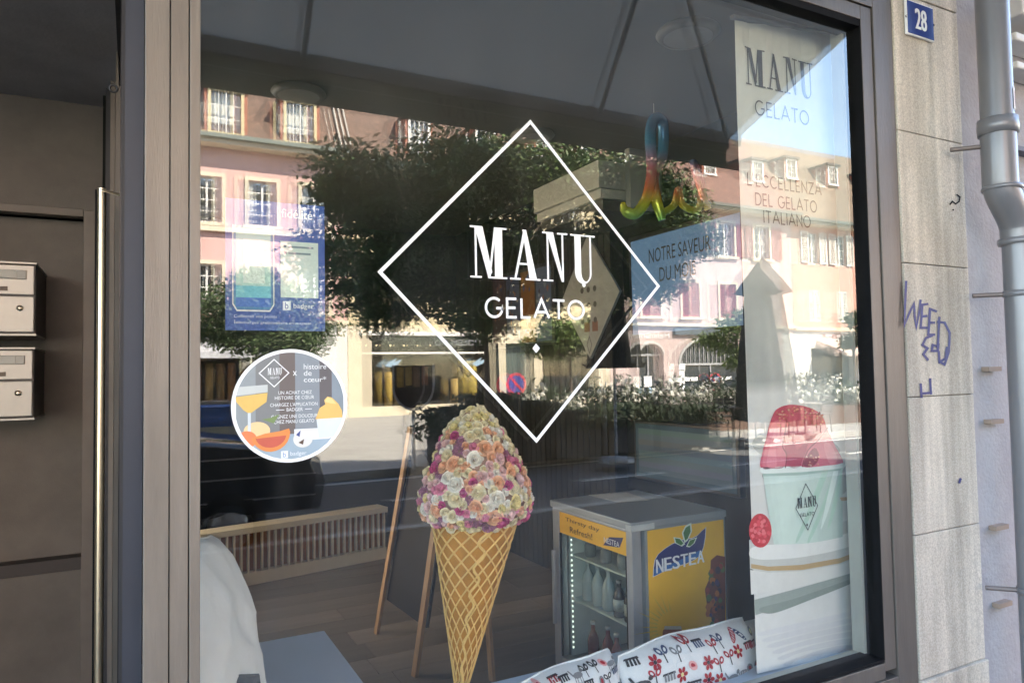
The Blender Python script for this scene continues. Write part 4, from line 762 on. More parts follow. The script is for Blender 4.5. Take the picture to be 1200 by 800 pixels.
for k in range(8): za, zb_ = z0+.03+(z1-z0-.06)*k/8, z0+.03+(z1-z0-.06)*(k+1)/8; g.poly([(WX-.0535, y1-.03, za), (WX-.0535, y0+.03, za), (WX-.0535, y0+.03, zb_), (WX-.0535, y1-.03, zb_)], lin(62+5*((k*3) % 4), 84+5*((k*5) % 4), 98+4*((k*3) % 5)))
g.build('reflection', inkm, t)  # bluish bands painted as the street mirrored in the dark screen
hood_m = mat('hood_steel', (.42, .44, .42), .5, .2, .08, 4, 0, 0, (1, 1, 1)); hX = 2.5; hA, hB = PX(701, 187, hX), PX(625, 226, hX); hz0, hz1 = PX(703, 236, hX).z, hA.z
hood = thing('ventilation_box', 'large grey ventilation box hanging high on the right wall', 'ventilation box', (2.75, (hA.y+hB.y)/2, hz0))
G().box(hX, WX, hA.y, hB.y, hz0+.09, hz1).build('casing', hood_m, hood, bevel=.004); G().box(hX+.02, WX, hA.y+.01, hB.y-.01, hz0+.03, hz0+.088).build('lip', hood_m, hood, bevel=.004); G().box(hX+.05, WX, hA.y+.03, hB.y-.02, hz0-.04, hz0+.028).build('filter_tray', dark, hood)
xq = PY(734, 180, hA.y-.02).x; G().box(xq, xq+.2, hA.y-.05, hA.y-.002, PY(734, 245, hA.y).z, PY(734, 176, hA.y).z).build('end_panel', hood_m, hood, bevel=.003)
sg = thing('diamond_sign', 'grey diamond shaped menu board on the dark right wall', 'sign board', (WX-.1, 2.3, 1.6)); DX = 2.86; dt, dR, db_ = PX(690, 275, DX), PX(726, 341, DX), PX(690, 420, DX); hw_ = abs(dt.y-dR.y)+.02; mz = (dt.z+db_.z)/2; hh_ = (dt.z-db_.z)/2; yc_ = dR.y+hw_
g = G(); g.prism([(DX, yc_-hw_, mz), (DX, yc_, mz+hh_), (DX, yc_+hw_, mz), (DX, yc_, mz-hh_)], (.02, 0, 0)); g.build('board', mat('sign_grey', (.26, .27, .26), .8, spec=.1), sg)
g = G(); fd = lambda u, v: (DX-.002, yc_-u, mz+v); ik = lin(60, 60, 58)
for r_ in range(3):
    for k in range(3): g.poly([fd(-.08+k*.08+p*.022, .05-r_*.11+q*.022) for p, q in ell(0, 0, 1, 1, 8)], ik)
for k in range(2): g.poly([fd(-.06+k*.1+p, -.25+q) for p, q in ((0, 0), (.07, 0), (.07, .07), (0, .07))], lin(110, 76, 60))
diamond(g, 0, -hh_*.78, .03, .06, .006, fd, ik); g.build('menu_print', inkm, sg)
cl = thing('slatted_cladding', 'dark slatted wood cladding on the right wall under the sign', 'wall cladding', (WX, 3, 0))
G().box(2.9, WX, 2.28, 4.6, 0, 2.5).build('backing', mat('cladding_dark', (.012, .012, .011), .8, spec=.1), cl); s1 = None
for i in range(30):
    if s1 is None: s1 = o = G().box(2.885, 2.899, 0, .07, 0, 2.5).build('slat', mat('cladding_slat', (.022, .022, .02), .8, 0, .2, 5, spec=.1), cl, local=True)
    else: o = dup(s1, None, cl)
    o.location = (-WX, -.72+i*.077, 0)
wp = thing('wall_poster', 'dark poster with vertical colour strips behind the lettering on the right wall', 'poster', (2.86, 3.6, 2)); pa, pb = PX(577, 332, 2.86), PX(652, 400, 2.86)
G().box(2.852, 2.868, pb.y, pa.y, PX(577, 409, 2.86).z, PX(577, 325, 2.86).z).build('panel', mat('poster_black', (.012, .012, .016), .5), wp)
g = G(); rr_ = random.Random(9)
for k in range(4):
    ya, yb_ = pa.y-.03-(pa.y-pb.y-.05)*k/4, pa.y-.05-(pa.y-pb.y-.05)*(k+.82)/4; za, zb_ = PX(577, 405, 2.86).z, PX(577, 329, 2.86).z; g.poly([(2.8505, ya, za), (2.8505, yb_, za), (2.8505, yb_, zb_), (2.8505, ya, zb_)], (lin(66, 50, 62), lin(70, 78, 104), lin(110, 74, 30), lin(70, 84, 110))[k])
    for i in range(14): y, z, q = ya+(yb_-ya)*rr_.uniform(.15, .85), za+(zb_-za)*rr_.uniform(.05, .95), rr_.uniform(.012, .04); g.poly([(2.849-i*.00005, y-q*.6, z), (2.849-i*.00005, y, z-q), (2.849-i*.00005, y+q*.6, z), (2.849-i*.00005, y, z+q)], rr_.choice([lin(120, 80, 70), lin(60, 70, 110), lin(150, 110, 50), lin(50, 44, 60), lin(110, 120, 130)]))
g.build('printed_strips', inkm, wp)
# balloon
rb = MATS.setdefault('rainbow_foil', bpy.data.materials.new('rainbow_foil')); rb.use_nodes = True; n = rb.node_tree.nodes; L = rb.node_tree.links; b = n['Principled BSDF']; b.inputs['Metallic'].default_value = .3; b.inputs['Roughness'].default_value = .22
tc = n.new('ShaderNodeTexCoord'); sx_ = n.new('ShaderNodeSeparateXYZ'); L.new(tc.outputs['Object'], sx_.inputs[0]); mr = n.new('ShaderNodeMapRange'); mr.inputs[1].default_value = -.42; mr.inputs[2].default_value = .42; L.new(sx_.outputs['Z'], mr.inputs[0]); cr = n.new('ShaderNodeValToRGB'); L.new(mr.outputs[0], cr.inputs[0]); L.new(cr.outputs[0], b.inputs['Base Color'])
els = cr.color_ramp.elements; els[0].position = 0; els[0].color = (.01, .12, .08, 1); els[1].position = 1; els[1].color = (.24, .1, .2, 1)
for p, cc in ((.14, (.04, .42, .1)), (.26, (.6, .6, .04)), (.36, (.7, .2, .07)), (.5, (.5, .12, .2)), (.66, (.05, .3, .55)), (.84, (.1, .34, .66))): e = els.new(p); e.color = (*cc, 1)
bYv = 1.3; bc = PY(768, 200, bYv); ba = tag(bpy.data.objects.new('foil_balloon', None), 'rainbow coloured foil script balloon hanging in front of the wall screen', 'balloon'); COL.objects.link(ba); ba.location = bc; BASE[ba.name] = bc
def spl(pts, n=8):
    out = []; P4 = [pts[0]]+pts+[pts[-1]]
    for i in range(1, len(P4)-2):
        for k in range(n):
            t = k/n; a_, b_, c_, d_ = P4[i-1], P4[i], P4[i+1], P4[i+2]; out.append((b_*2+(c_-a_)*t+(a_*2-b_*5+c_*4-d_)*t*t+(b_*3-a_-c_*3+d_)*t**3)*.5)
    return out+[pts[-1]]
pts = [PY(730, 238, bYv), PY(733, 247, bYv+.02), PY(745, 250, bYv), PY(758, 232, bYv-.02), PY(764, 200, bYv-.03), PY(762, 165, bYv-.03), PY(764, 144, bYv-.02), PY(771, 138, bYv), PY(777, 148, bYv+.03), PY(776, 185, bYv+.05), PY(766, 205, bYv+.02), PY(768, 230, bYv-.04), PY(776, 258, bYv-.06)]
sp_ = spl(pts); G().tube(sp_, [.012+.018*min(1, i/10)*(min(1, (len(sp_)-1-i)/6)*.5+.5) for i in range(len(sp_))], 14).build('script_stroke', rb, ba)
pts = [PY(776, 250, bYv), PY(790, 240, bYv), PY(795, 222, bYv), PY(800, 240, bYv), PY(818, 245, bYv), PY(822, 215, bYv+.03), PY(812, 190, bYv+.03), PY(822, 225, bYv), PY(830, 245, bYv)]
sp_ = spl(pts); G().tube(sp_, .02, 12).build('script_stroke', rb, ba); G().tube([bc+Vector((0, 0, .2)), Vector((bc.x, bc.y, 2.99))], .0012, 5).build('string', white, ba)
# ceiling downlights
for (px_, py_, r_), lab in zip(((806, 38, .13), (624, 158, .13), (350, 108, .13)), ('round ceiling lamp nearest the banner', 'round ceiling lamp above the tip of the white diamond', 'round ceiling lamp at the left over the radiator cover')):
    q = PZ(px_, py_, 2.985); t = thing('ceiling_lamp', lab, 'ceiling lamp', (q.x, q.y, 2.989), 'round ceiling lamps'); G().lathe([(r_, 0), (r_*1.05, -.01), (r_*.9, -.03), (r_*.8, -.03)], n=28).build('rim', mat('lamp_rim', (.2, .2, .19), .5), t, local=True); G().lathe([(r_*.8, -.029), (r_*.5, -.034), (0, -.035)], n=28).build('diffuser', mat('lamp_diffuser', (.3, .3, .29), .4), t, local=True)

# =================================================================== THE STREET BEHIND THE CAMERA (seen mirrored in the glass)
YF = -24.0
def wall_holes(g, x0, x1, z0, z1, holes, y=0., dep=.22):      # facade sheet with true openings and reveals, facing +y
    xs = sorted({x0, x1, *[h[0] for h in holes], *[h[1] for h in holes]}); zs_ = sorted({z0, z1, *[h[2] for h in holes], *[h[3] for h in holes]})
    for a_, b_ in zip(xs, xs[1:]):
        for c_, d_ in zip(zs_, zs_[1:]):
            mx_, mz_ = (a_+b_)/2, (c_+d_)/2
            if any(h[0] < mx_ < h[1] and h[2] < mz_ < h[3] for h in holes): continue
            g.add([(b_, y, c_), (a_, y, c_), (a_, y, d_), (b_, y, d_)], [(0, 1, 2, 3)])
    for h in holes:
        a_, b_, c_, d_ = h[:4]; y2 = y-dep
        g.add([(a_, y, c_), (b_, y, c_), (b_, y, d_), (a_, y, d_), (a_, y2, c_), (b_, y2, c_), (b_, y2, d_), (a_, y2, d_)], [(0, 1, 5, 4), (1, 2, 6, 5), (2, 3, 7, 6), (3, 0, 4, 7)])
wfr = mat('window_white', (.74, .72, .68), .5, 0, .05); drk = mat('room_dark', (.02, .02, .022), .9); curt = mat('curtain_white', (.68, .68, .66), .9, 0, .12, 6, 0, 0, (6, 6, .3))
PROTO = {}
def window(par, xc, z0, w_, h_, kind='plain', y=0.):
    key = (w_, h_, kind)
    if key in PROTO: o = dup(PROTO[key], None, par); o.location = (xc, y, z0); return o
    g = G(); f_ = .05; Y0, Y1 = -.17, -.11
    g.box(-w_/2, -w_/2+f_, Y0, Y1, 0, h_); g.box(w_/2-f_, w_/2, Y0, Y1, 0, h_); g.box(-w_/2+f_, w_/2-f_, Y0, Y1, 0, f_); g.box(-w_/2+f_, w_/2-f_, Y0, Y1, h_-f_, h_); g.box(-.035, .035, Y0, Y1+.01, f_, h_-f_)
    for k in range(1, 4): 
        for s_ in (-1, 1): xa_, xb_ = sorted((s_*.036, s_*(w_/2-f_-.001))); g.box(xa_, xb_, Y0+.01, Y1-.005, h_*k/4-.014, h_*k/4+.014)
    o = g.build('window', wfr, par, local=True)
    G().box(-w_/2+f_, w_/2-f_, Y0+.02, Y0+.026, f_, h_-f_).build('pane', glass_far, o, local=True); G().box(-w_/2-.02, w_/2+.02, -.9, -.62, -.02, h_+.02).build('room_behind', drk, o, local=True)
    g = G()
    for s_, wd in ((-1, .26), (1, .2), (0, .06)): 
        for k in range(5): xx = s_*(w_/2-f_-.02)-s_*wd*k/5*w_; g.box(xx-.03*w_, xx+.03*w_, Y0-.08-.03*(k % 2), Y0-.06-.03*(k % 2), .02, h_-.03)
    g.build('curtain', curt, o, local=True)
    if kind == 'surround' or kind == 'rail':
        g = G(); t_ = .13; tr = mat('stone_trim', (.62, .55, .42), .8, 0, .08)
        g.box(-w_/2-t_, -w_/2-.001, -.02, .05, -.02, h_+t_); g.box(w_/2+.001, w_/2+t_, -.02, .05, -.02, h_+t_); g.box(-w_/2-.0005, w_/2+.0005, -.02, .05, h_+.001, h_+t_); g.box(-w_/2-t_-.06, w_/2+t_+.06, -.1, .14, -.14, -.021); g.build('surround', tr, o, local=True)
    if kind == 'rail':
        g = G(); g.box(-w_/2, w_/2, .03, .05, .42, .45); g.box(-w_/2, w_/2, .03, .05, .04, .06)
        for k in range(11): x = -w_/2+.03+(w_-.06)*k/10; g.box(x-.008, x+.008, .032, .048, .06, .42)
        for k in range(5): x = -w_/2+.1+(w_-.2)*k/4; g.tube([(x+.06*cos(t), .04, .24+.1*sin(t)) for t in [i*pi/5 for i in range(10)]], .007, 5, True)
        g.build('balcony_rail', mat('wrought_iron', (.1, .1, .1), .6, .3), o, local=True)
    PROTO[key] = o; o.location = (xc, y, z0); return o
def shutter(par, xc, z0, w_, h_, m_, y=.03):
    key = ('sh', w_, h_, m_.name)
    if key in PROTO: o = dup(PROTO[key], None, par); o.location = (xc, y, z0); return o
    g = G(); f_ = .06; g.box(-w_/2, -w_/2+f_, 0, .05, 0, h_); g.box(w_/2-f_, w_/2, 0, .05, 0, h_); g.box(-w_/2+f_, w_/2-f_, 0, .05, 0, f_); g.box(-w_/2+f_, w_/2-f_, 0, .05, h_-f_, h_); g.box(-w_/2+f_, w_/2-f_, 0, .048, h_/2-.03, h_/2+.03)
    for k in range(22):
        z = f_+.02+(h_-2*f_-.04)*k/21
        if abs(z-h_/2) > .05: g.bar((-w_/2+f_, .026, z), (w_/2-f_, .026, z), .05, .014, (0, .7, .7))
    o = g.build('shutter', m_, par, local=True); PROTO[key] = o; o.location = (xc, y, z0); return o
def tiles(name, col): 
    M = mat(name, col, .85, 0, .22, 3.5, .6, 14, (1, 1, 1), .5)
    n = M.node_tree.nodes; L = M.node_tree.links; tc = n['Texture Coordinate'] if 'Texture Coordinate' in n else [x for x in n if x.type == 'TEX_COORD'][0]
    wv = n.new('ShaderNodeTexBrick'); wv.inputs['Scale'].default_value = 3.4; wv.inputs['Mortar Size'].default_value = .05; wv.inputs['Color1'].default_value = (col[0]*.75, col[1]*.75, col[2]*.75, 1); wv.inputs['Color2'].default_value = (col[0]*1.5, col[1]*1.35, col[2]*1.25, 1); wv.inputs['Mortar'].default_value = (col[0]*.5, col[1]*.5, col[2]*.5, 1)
    cx_ = n.new('ShaderNodeSeparateXYZ'); L.new(tc.outputs['Object'], cx_.inputs[0]); cb = n.new('ShaderNodeCombineXYZ'); L.new(cx_.outputs['X'], cb.inputs[0]); L.new(cx_.outputs['Z'], cb.inputs[1]); L.new(cb.outputs[0], wv.inputs['Vector'])
    vm = [x for x in n if x.type == 'VECT_MATH'][0]; L.new(wv.outputs[0], vm.inputs[0]); return M
tile_a = tiles('roof_tiles_brown', (.165, .105, .08)); tile_c = tiles('roof_tiles_rose', (.21, .12, .095)); tile_d = tiles('roof_tiles_tan', (.2, .15, .105))
gut = mat('gutter_grey', (.14, .16, .14), .5, .3); eav = mat('eaves_cream', (.55, .46, .34), .7)
def roof(par, x0, x1, ze, depth_, zr, m_, over=.55, name='roof'):
    g = G(); v = [(x0, over, ze), (x1, over, ze), (x1, -depth_, zr), (x0, -depth_, zr), (x0, -2*depth_, ze), (x1, -2*depth_, ze)]
    g.add(v, [(1, 0, 3, 2), (3, 4, 5, 2), (0, 4, 3), (1, 2, 5), (0, 1, 5, 4)]); r_ = g.build(name, m_, par, local=True)
    G().box(x0, x1, over-.02, over+.13, ze-.1, ze+.04).build('gutter', gut, par, local=True); G().box(x0, x1, -.0, over-.021, ze-.26, ze-.03).build('eaves', eav, par, local=True); return r_
def dormer(par, xc, z0, w_, h_, y0, hood=True, ped=True, ochre=True):
    tr = mat('dormer_trim', (.62, .52, .3), .7) if ochre else wfr; red_ = mat('dormer_cheek', (.36, .12, .07), .8, 0, .2, 6)
    d = G(); d.box(-w_/2, -w_/2+.1, -.12, 0, 0, h_); d.box(w_/2-.1, w_/2, -.12, 0, 0, h_); d.box(-w_/2+.101, w_/2-.101, -.12, 0, h_-.1, h_); d.box(-w_/2, w_/2, -.12, .06, -.1, -.001); o = d.build('dormer', tr, par, local=True); o.location = (xc, y0, z0)
    g = G(); g.box(-w_/2-.1, -w_/2-.002, -2.2, -.04, -.3, h_); g.box(w_/2+.002, w_/2+.1, -2.2, -.04, -.3, h_); g.build('cheek', red_, o, local=True)
    g = G()
    if ped: g.prism([(-w_/2-.16, .12, h_+.02), (w_/2+.16, .12, h_+.02), (w_/2+.16, .12, h_+.12), (0, .12, h_+.42), (-w_/2-.16, .12, h_+.12)], (0, -2.5, 0))
    else: g.prism([(-w_/2-.14, .1, h_+.02), (w_/2+.14, .1, h_+.02), (w_/2+.14, .1, h_+.14), (-w_/2-.14, .1, h_+.14)], (0, -2.4, 0))
    g.build('dormer_roof', mat('slate_dark', (.07, .065, .065), .7), o, local=True)
    if ped: g = G(); g.prism([(-w_/2-.05, .125, h_+.05), (w_/2+.05, .125, h_+.05), (0, .125, h_+.33)], (0, .02, 0)); g.build('pediment', tr, o, local=True)
    w2 = w_-.2; g = G(); g.box(-.02, .02, -.08, -.02, 0, h_-.101)
    for k in (1, 2): g.box(-w2/2, -.021, -.07, -.03, (h_-.1)*k/3-.012, (h_-.1)*k/3+.012); g.box(.021, w2/2, -.07, -.03, (h_-.1)*k/3-.012, (h_-.1)*k/3+.012)
    for s_ in (-1, 1): g.box(s_*w2/4-.012, s_*w2/4+.012, -.072, -.028, .001, h_-.102)
    g.build('sash', wfr, o, local=True); G().box(-w2/2, w2/2, -.075, -.071, 0, h_-.1).build('pane', glass_far, o, local=True); G().box(-w2/2, w2/2, -.3, -.28, 0, h_-.1).build('curtain', curt, o, local=True); return o

pinkA_ = mat('plaster_pink', (.55, .345, .315), .9, 0, .2, 1.5, .1, 40, (1, 1, .4)); creamB = mat('plaster_cream', (.6, .5, .31), .9, 0, .2, 1.5, .1, 40); palepink = mat('plaster_pale_pink', (.50, .385, .36), .9, 0, .2, 1.5, .1, 40, (1, 1, .4)); salmon = mat('plaster_salmon', (.55, .31, .24), .9, 0, .12, 1.5, .1, 40)
gwhite = mat('ground_floor_white', (.62, .6, .57), .85, 0, .06, 2); trim = mat('stone_trim', (.62, .55, .42), .8, 0, .08)
def body(par, x0, x1, ze, holes, m_, z_split=0, m2=None):
    g = G(); wall_holes(g, x0, x1, z_split, ze, [h for h in holes if h[2] >= z_split]); g.add([(x0, 0, z_split), (x0, -8, z_split), (x0, -8, ze), (x0, 0, ze), (x1, 0, z_split), (x1, -8, z_split), (x1, -8, ze), (x1, 0, ze)], [(0, 1, 2, 3), (5, 4, 7, 6), (1, 5, 6, 2), (0, 3, 7, 4)][:3]); g.build('wall', m_, par, local=True)
    if z_split: g = G(); wall_holes(g, x0, x1, 0, z_split, [h for h in holes if h[2] < z_split], 0., .3); g.add([(x0, 0, 0), (x0, -8, 0), (x0, -8, z_split), (x0, 0, z_split), (x1, 0, 0), (x1, -8, 0), (x1, -8, z_split), (x1, 0, z_split)], [(0, 1, 2, 3), (5, 4, 7, 6)]); g.build('ground_floor_wall', m2, par, local=True)
# --- pink house A
A_ = thing('pink_house', 'pink rendered house with two floors of tall windows and arched dormers', 'house', (0, YF, 0))
cols = [3.93-1.78*k for k in range(-1, 9)]; holes = []
for x in cols: holes += [(x-.46, x+.46, 6.74, 8.28), (x-.46, x+.46, 3.78, 5.32)]
holes += [(-1.6, 3.6, .5, 2.25), (-8, -3, .4, 2.4)]
body(A_, -13, 6.85, 9.5, holes, pinkA_, 3.35, gwhite)
for x in cols: window(A_, x, 6.74, .92, 1.54, 'rail'); window(A_, x, 3.78, .92, 1.54, 'rail')
G().box(-13, 6.85, .001, .16, 6.42, 6.58).build('string_course', trim, A_, local=True); G().box(-13, 6.85, .001, .12, 3.36, 3.5).build('string_course', trim, A_, local=True)
ra = roof(A_, -13, 6.85, 9.55, 2.7, 14.5, tile_a); dm = None
for k in range(6):
    x = 5.12-2.42*k
    if dm is None: dm = dormer(A_, x, 9.66, 1.14, 1.5, .5); 
    else: o = dup(dm, None, A_); o.location = (x, .5, 9.66)
for x in (6.55, 6.72, 6.9): G().tube([(x, .6, 9.6), (x, -2.6, 14.5)], .035, 6).build('roof_pipe', mat('zinc', (.5, .48, .42), .5, .3), A_, local=True)
G().box(-1.7, 3.7, -.35, -.3, .5, 2.25).build('shop_glass', mat_glass('house_glass', 2.2), A_, local=True); G().box(-1.8, 3.8, -2.2, -2.1, .2, 3.2).build('shop_back', mat('shop_interior', (.07, .045, .02), .8, 0, .5, 3), A_, local=True)
g = G(); g.prism([(-2, 0, 3.0), (-2, 1.3, 2.35), (-2, 1.3, 2.15), (-2, 0, 2.8)], (5.9, 0, 0)); g.build('shop_awning', mat('grey_awning', (.4, .4, .42), .9), A_, local=True)
for i in range(7): g = G(); g.lathe([(0, 0), (.13, 0), (.13, 1.4), (0, 1.4)], n=12); o = g.build('fabric_roll', mat('roll_'+('ochre', 'bronze', 'rust')[i % 3], [(.3, .18, .05), (.2, .14, .06), (.24, .1, .05)][i % 3], .8, 0, .3, 8), None); o.location = (1.2+.36*i, YF-.8, .62); tag(o, '%s fabric bolt in the window of the pink house, %s' % (('ochre', 'bronze', 'rust red')[i % 3], ('leftmost of the row', 'second from the left', 'third from the left', 'fourth from the left', 'fifth from the left', 'sixth from the left', 'rightmost of the row')[i]), 'fabric roll', 'fabric rolls in the pink house window')
# --- cream house B with shop
B__ = thing('cream_house', 'cream house with dark shop front behind the big street tree', 'house', (12.4, YF, 0)); ox = 12.4
colsB = [8.6, 10.6, 12.6, 14.6, 16.6]; holes = [(x-.46-ox, x+.46-ox, z, z+1.54) for x in colsB for z in (3.95+.9, 6.9)]+[(7.75-ox, 12.75-ox, .35, 3.0), (13.3-ox, 14.6-ox, .1, 2.7), (15-ox, 17.8-ox, .35, 2.8)]
body(B__, 6.87-ox, 18.4-ox, 9.35, holes, creamB, 3.3, mat('shop_front_stone', (.6, .52, .38), .8, 0, .08, 2))
for x in colsB: window(B__, x-ox, 6.9, .92, 1.54, 'surround'); window(B__, x-ox, 4.85, .92, 1.54, 'surround')
roof(B__, 6.95-ox, 18.4-ox, 9.4, 2.9, 14.2, tile_a); dm = None
for x in (9.6, 12.4, 15.2, 17.4):
    if dm is None: dm = dormer(B__, x-ox, 9.95, .9, 1.3, .3, True, False, False)
    else: o = dup(dm, None, B__); o.location = (x-ox, .3, 9.95)
G().box(7.75-ox, 12.75-ox, -.33, -.3, .35, 3.0).build('shop_glass', glass_far, B__, local=True); G().box(7.6-ox, 18-ox, -2.6, -2.5, .1, 3.3).build('shop_back', mat('shop_interior_b', (.03, .022, .016), .8, 0, .6, 2.5), B__, local=True)
G().box(13.3-ox, 14.6-ox, -.36, -.3, .1, 2.7).build('shop_door', mat('door_green', (.06, .08, .07), .5), B__, local=True); G().box(15-ox, 17.8-ox, -.33, -.3, .35, 2.8).build('shop_glass', glass_far, B__, local=True)
g = G(); g.box(7.6-ox, 12.9-ox, .001, .1, 2.98, 3.12); g.box(7.7-ox, 12.8-ox, -.29, -.24, 2.3, 2.37); g.build('shop_fascia', wfr, B__, local=True)
g = G(); a = RY(488, 405, 24); text(g, 'OD.SELEUSOD', lambda u, v: (12.4-ox-(u), .108, v), 0, 0, 2.8, 2.95) if 0 else text(g, 'RUOLEM.OD', lambda u, v: (-u, -.2, v), -(12.5-ox), -(10.3-ox), 2.62, 2.84); g.build('shop_lettering', white, B__, local=True)
bird = mat('bird_decal', (.35, .5, .62), .6)
for x in (8.35, 11.9):
    g = G(); g.prism([(x-ox+p*.5, -.28, 1.85+q*.5) for p, q in ((0, 0), (.3, .28), (.9, .62), (.75, .3), (1.3, .5), (1.0, .1), (.7, 0), (.4, -.1))], (0, -.01, 0)); g.build('bird_decal', bird, B__, local=True)
for i, (x, cc, h2, r_) in enumerate(((8.65, (.5, .33, .08), 1.5, .16), (9.05, (.52, .36, .1), 1.5, .16), (9.45, (.4, .4, .28), 1.45, .13), (10.0, (.35, .12, .09), 1.1, .2), (12.1, (.5, .36, .07), 1.9, .3), (11.4, (.45, .3, .1), 1.2, .16))):
    g = G(); g.lathe([(0, 0), (r_, 0), (r_, h2), (0, h2)], n=14); o = g.build('fabric_roll', mat('bolt_%s' % ('amber', 'gold', 'sage', 'brick', 'mustard', 'sand')[i], cc, .8, 0, .35, 9)); o.location = (x, YF-.9, .12); tag(o, '%s fabric bolt upright in the dark shop front' % ('amber', 'golden', 'sage green', 'brick red', 'wide mustard', 'sand coloured')[i], 'fabric roll', 'fabric bolts in the dark shop front')
for k in range(5): o = G().lathe([(0, -.05), (.05, 0), (0, .05)], 0, 0, 0, 8).build('spot_lamp', mat_emit('warm_lamp', (1, .8, .5), 1.0)); o.location = (8.2+k*.55, YF-.9, 2.65); tag(o, 'small warm spot lamp in the dark shop front, '+('first from the left', 'second from the left', 'middle of five', 'second from the right', 'rightmost by the lettering')[k], 'lamp', 'spot lamps in the dark shop front')
# --- pale pink house C
C_ = thing('pale_pink_house', 'pale pink house with red louvred shutters and arched ground floor openings', 'house', (24.2, YF, 0)); ox = 24.2
redsh = mat('shutter_red', (.30, .075, .085), .6, 0, .1); colC = [20.75, 23.1, 25.45, 27.85]; holes = [(x-.52-ox, x+.52-ox, z, z+1.62) for x in colC for z in (3.98, 6.98)]
def arch_pts(xc, w_, z0, zs_, rise, n=16): return [(xc-w_/2, z0), (xc+w_/2, z0)]+[(xc+w_/2*cos(pi*i/n), zs_+rise*sin(pi*i/n)) for i in range(n+1)]
body(C_, 18.42-ox, 29.95-ox, 9.3, holes+[(20.0-ox, 21.4-ox, .1, 2.75), (22.3-ox, 26.6-ox, .3, 3.05)], palepink, 3.5, palepink)
for x in colC:
    window(C_, x-ox, 6.98, 1.04, 1.62, 'surround')
    for s_ in (-1, 1): shutter(C_, x-ox+s_*(.52+.13+.36), 6.98, .68, 1.62, redsh, .04)
    o = window(C_, x-ox, 3.98, 1.04, 1.62, 'surround'); 
    for s_ in (-1, 1): shutter(C_, x-ox+s_*.262, 3.98, .515, 1.62, redsh, -.04)
G().box(18.42-ox, 29.95-ox, .001, .16, 3.52, 3.66).build('string_course', trim, C_, local=True)
for xc, w_, z0, zs_, rise, nm_ in ((20.7, 1.4, .1, 2.2, .55, 'arched_door'), (24.45, 4.3, .3, 1.75, 1.3, 'arched_window')):
    g = G(); ap = arch_pts(xc-ox, w_, z0, zs_, rise)
    for (p, q), (p2, q2) in zip(ap[2:], ap[3:]): g.add([(p, -.001, q), (p2, -.001, q2), (p2, -.001, z_ := (2.75 if w_ < 2 else 3.05)), (p, -.001, z_)], [(0, 1, 2, 3)]); g.add([(p, -.001, q), (p2, -.001, q2), (p2, -.28, q2), (p, -.28, q)], [(0, 1, 2, 3)])
    g.build('arch_infill', palepink, C_, local=True); g = G(); g.tube([(p*1.0, .0, q) for p, q in ap[2:]], .07, 6); g.build('arch_trim', mat('grey_trim', (.5, .49, .46), .8), C_, local=True)
    o = G().box(xc-ox-w_/2, xc-ox+w_/2, -.34, -.3, z0, zs_+rise).build(nm_, mat('arch_glass', (.03, .04, .05), .1), C_, local=True); g = G(); g.box(xc-ox-w_/2, xc-ox+w_/2, -.29, -.24, zs_-.04, zs_+.05); k_ = 3 if w_ < 2 else 16
    for i in range(k_): x = xc-ox-w_/2+w_*(i+.5)/k_; g.box(x-.02, x+.02, -.285, -.25, zs_+.05, zs_+rise)
    g.box(xc-ox-.04, xc-ox+.04, -.285, -.25, z0, zs_-.041); g.build('glazing_bars', mat('bar_grey', (.4, .4, .4), .6), o, local=True)
def RX(px, py, Yv=24): p = PY(px, py, Yv); return p.x-ox, p.z
for px_, py_, w_, h2, cc in ((800, 430, .7, .35, 0), (812, 444, 1.0, .18, 0), (855, 443, .7, .15, 0), (763, 447, .45, .5, 0), (803, 452, .35, 1.5, 0), (768, 457, .4, .25, 1)):
    x, z = RX(px_, py_); G().box(x-w_/2, x+w_/2, -.24, -.22, z-h2/2, z+h2/2).build('window_notice', white if not cc else bird, C_, local=True)
g = G(); a, b = RX(745, 397), RX(784, 394); text(g, 'Helimano', lambda u, v: (-u, .03, v), -b[0], -a[0], 2.95, 3.25); g.build('shop_lettering', white, C_, local=True)
a, b = RX(789, 390), RX(850, 390); G().box(a[0], b[0], .01, .14, 3.12, 3.42).build('sign_board', mat('sign_slate', (.1, .12, .14), .6), C_, local=True)
roof(C_, 18.4-ox, 30.1-ox, 9.35, 4.2, 15.6, tile_c)
dm = None
for x in (20.4, 25.3, 28.6):
    if dm is None: dm = dormer(C_, x-ox, 11.2, .8, 1.05, -.75, True, False, False)
    else: o = dup(dm, None, C_); o.location = (x-ox, -.75, 11.2)
# --- salmon house D
D_ = thing('salmon_house', 'salmon house with white shutters next to the pale pink house', 'house', (35, YF, 0)); ox = 35
whsh = mat('shutter_white', (.68, .66, .6), .6); colD = [31.6, 33.75, 36.0, 38.2, 40.4]; holes = [(x-.42-ox, x+.42-ox, z, z+1.65) for x in colD for z in (3.9, 6.95)]+[(31.2-ox, 34.5-ox, .3, 2.5)]
body(D_, 29.97-ox, 43-ox, 9.1, holes, salmon, 3.4, gwhite)
for x in colD:
    window(D_, x-ox, 6.95, .84, 1.65, 'plain'); window(D_, x-ox, 3.9, .84, 1.65, 'plain')
    for s_ in (-1, 1): shutter(D_, x-ox+s_*(.42+.29), 6.95, .54, 1.65, whsh, .03); shutter(D_, x-ox+s_*.212, 3.9, .415, 1.65, whsh, -.06)
G().box(29.97-ox, 43-ox, .001, .16, 3.42, 3.6).build('string_course', eav, D_, local=True); roof(D_, 30.1-ox, 43-ox, 9.15, 4.6, 15.0, tile_d)
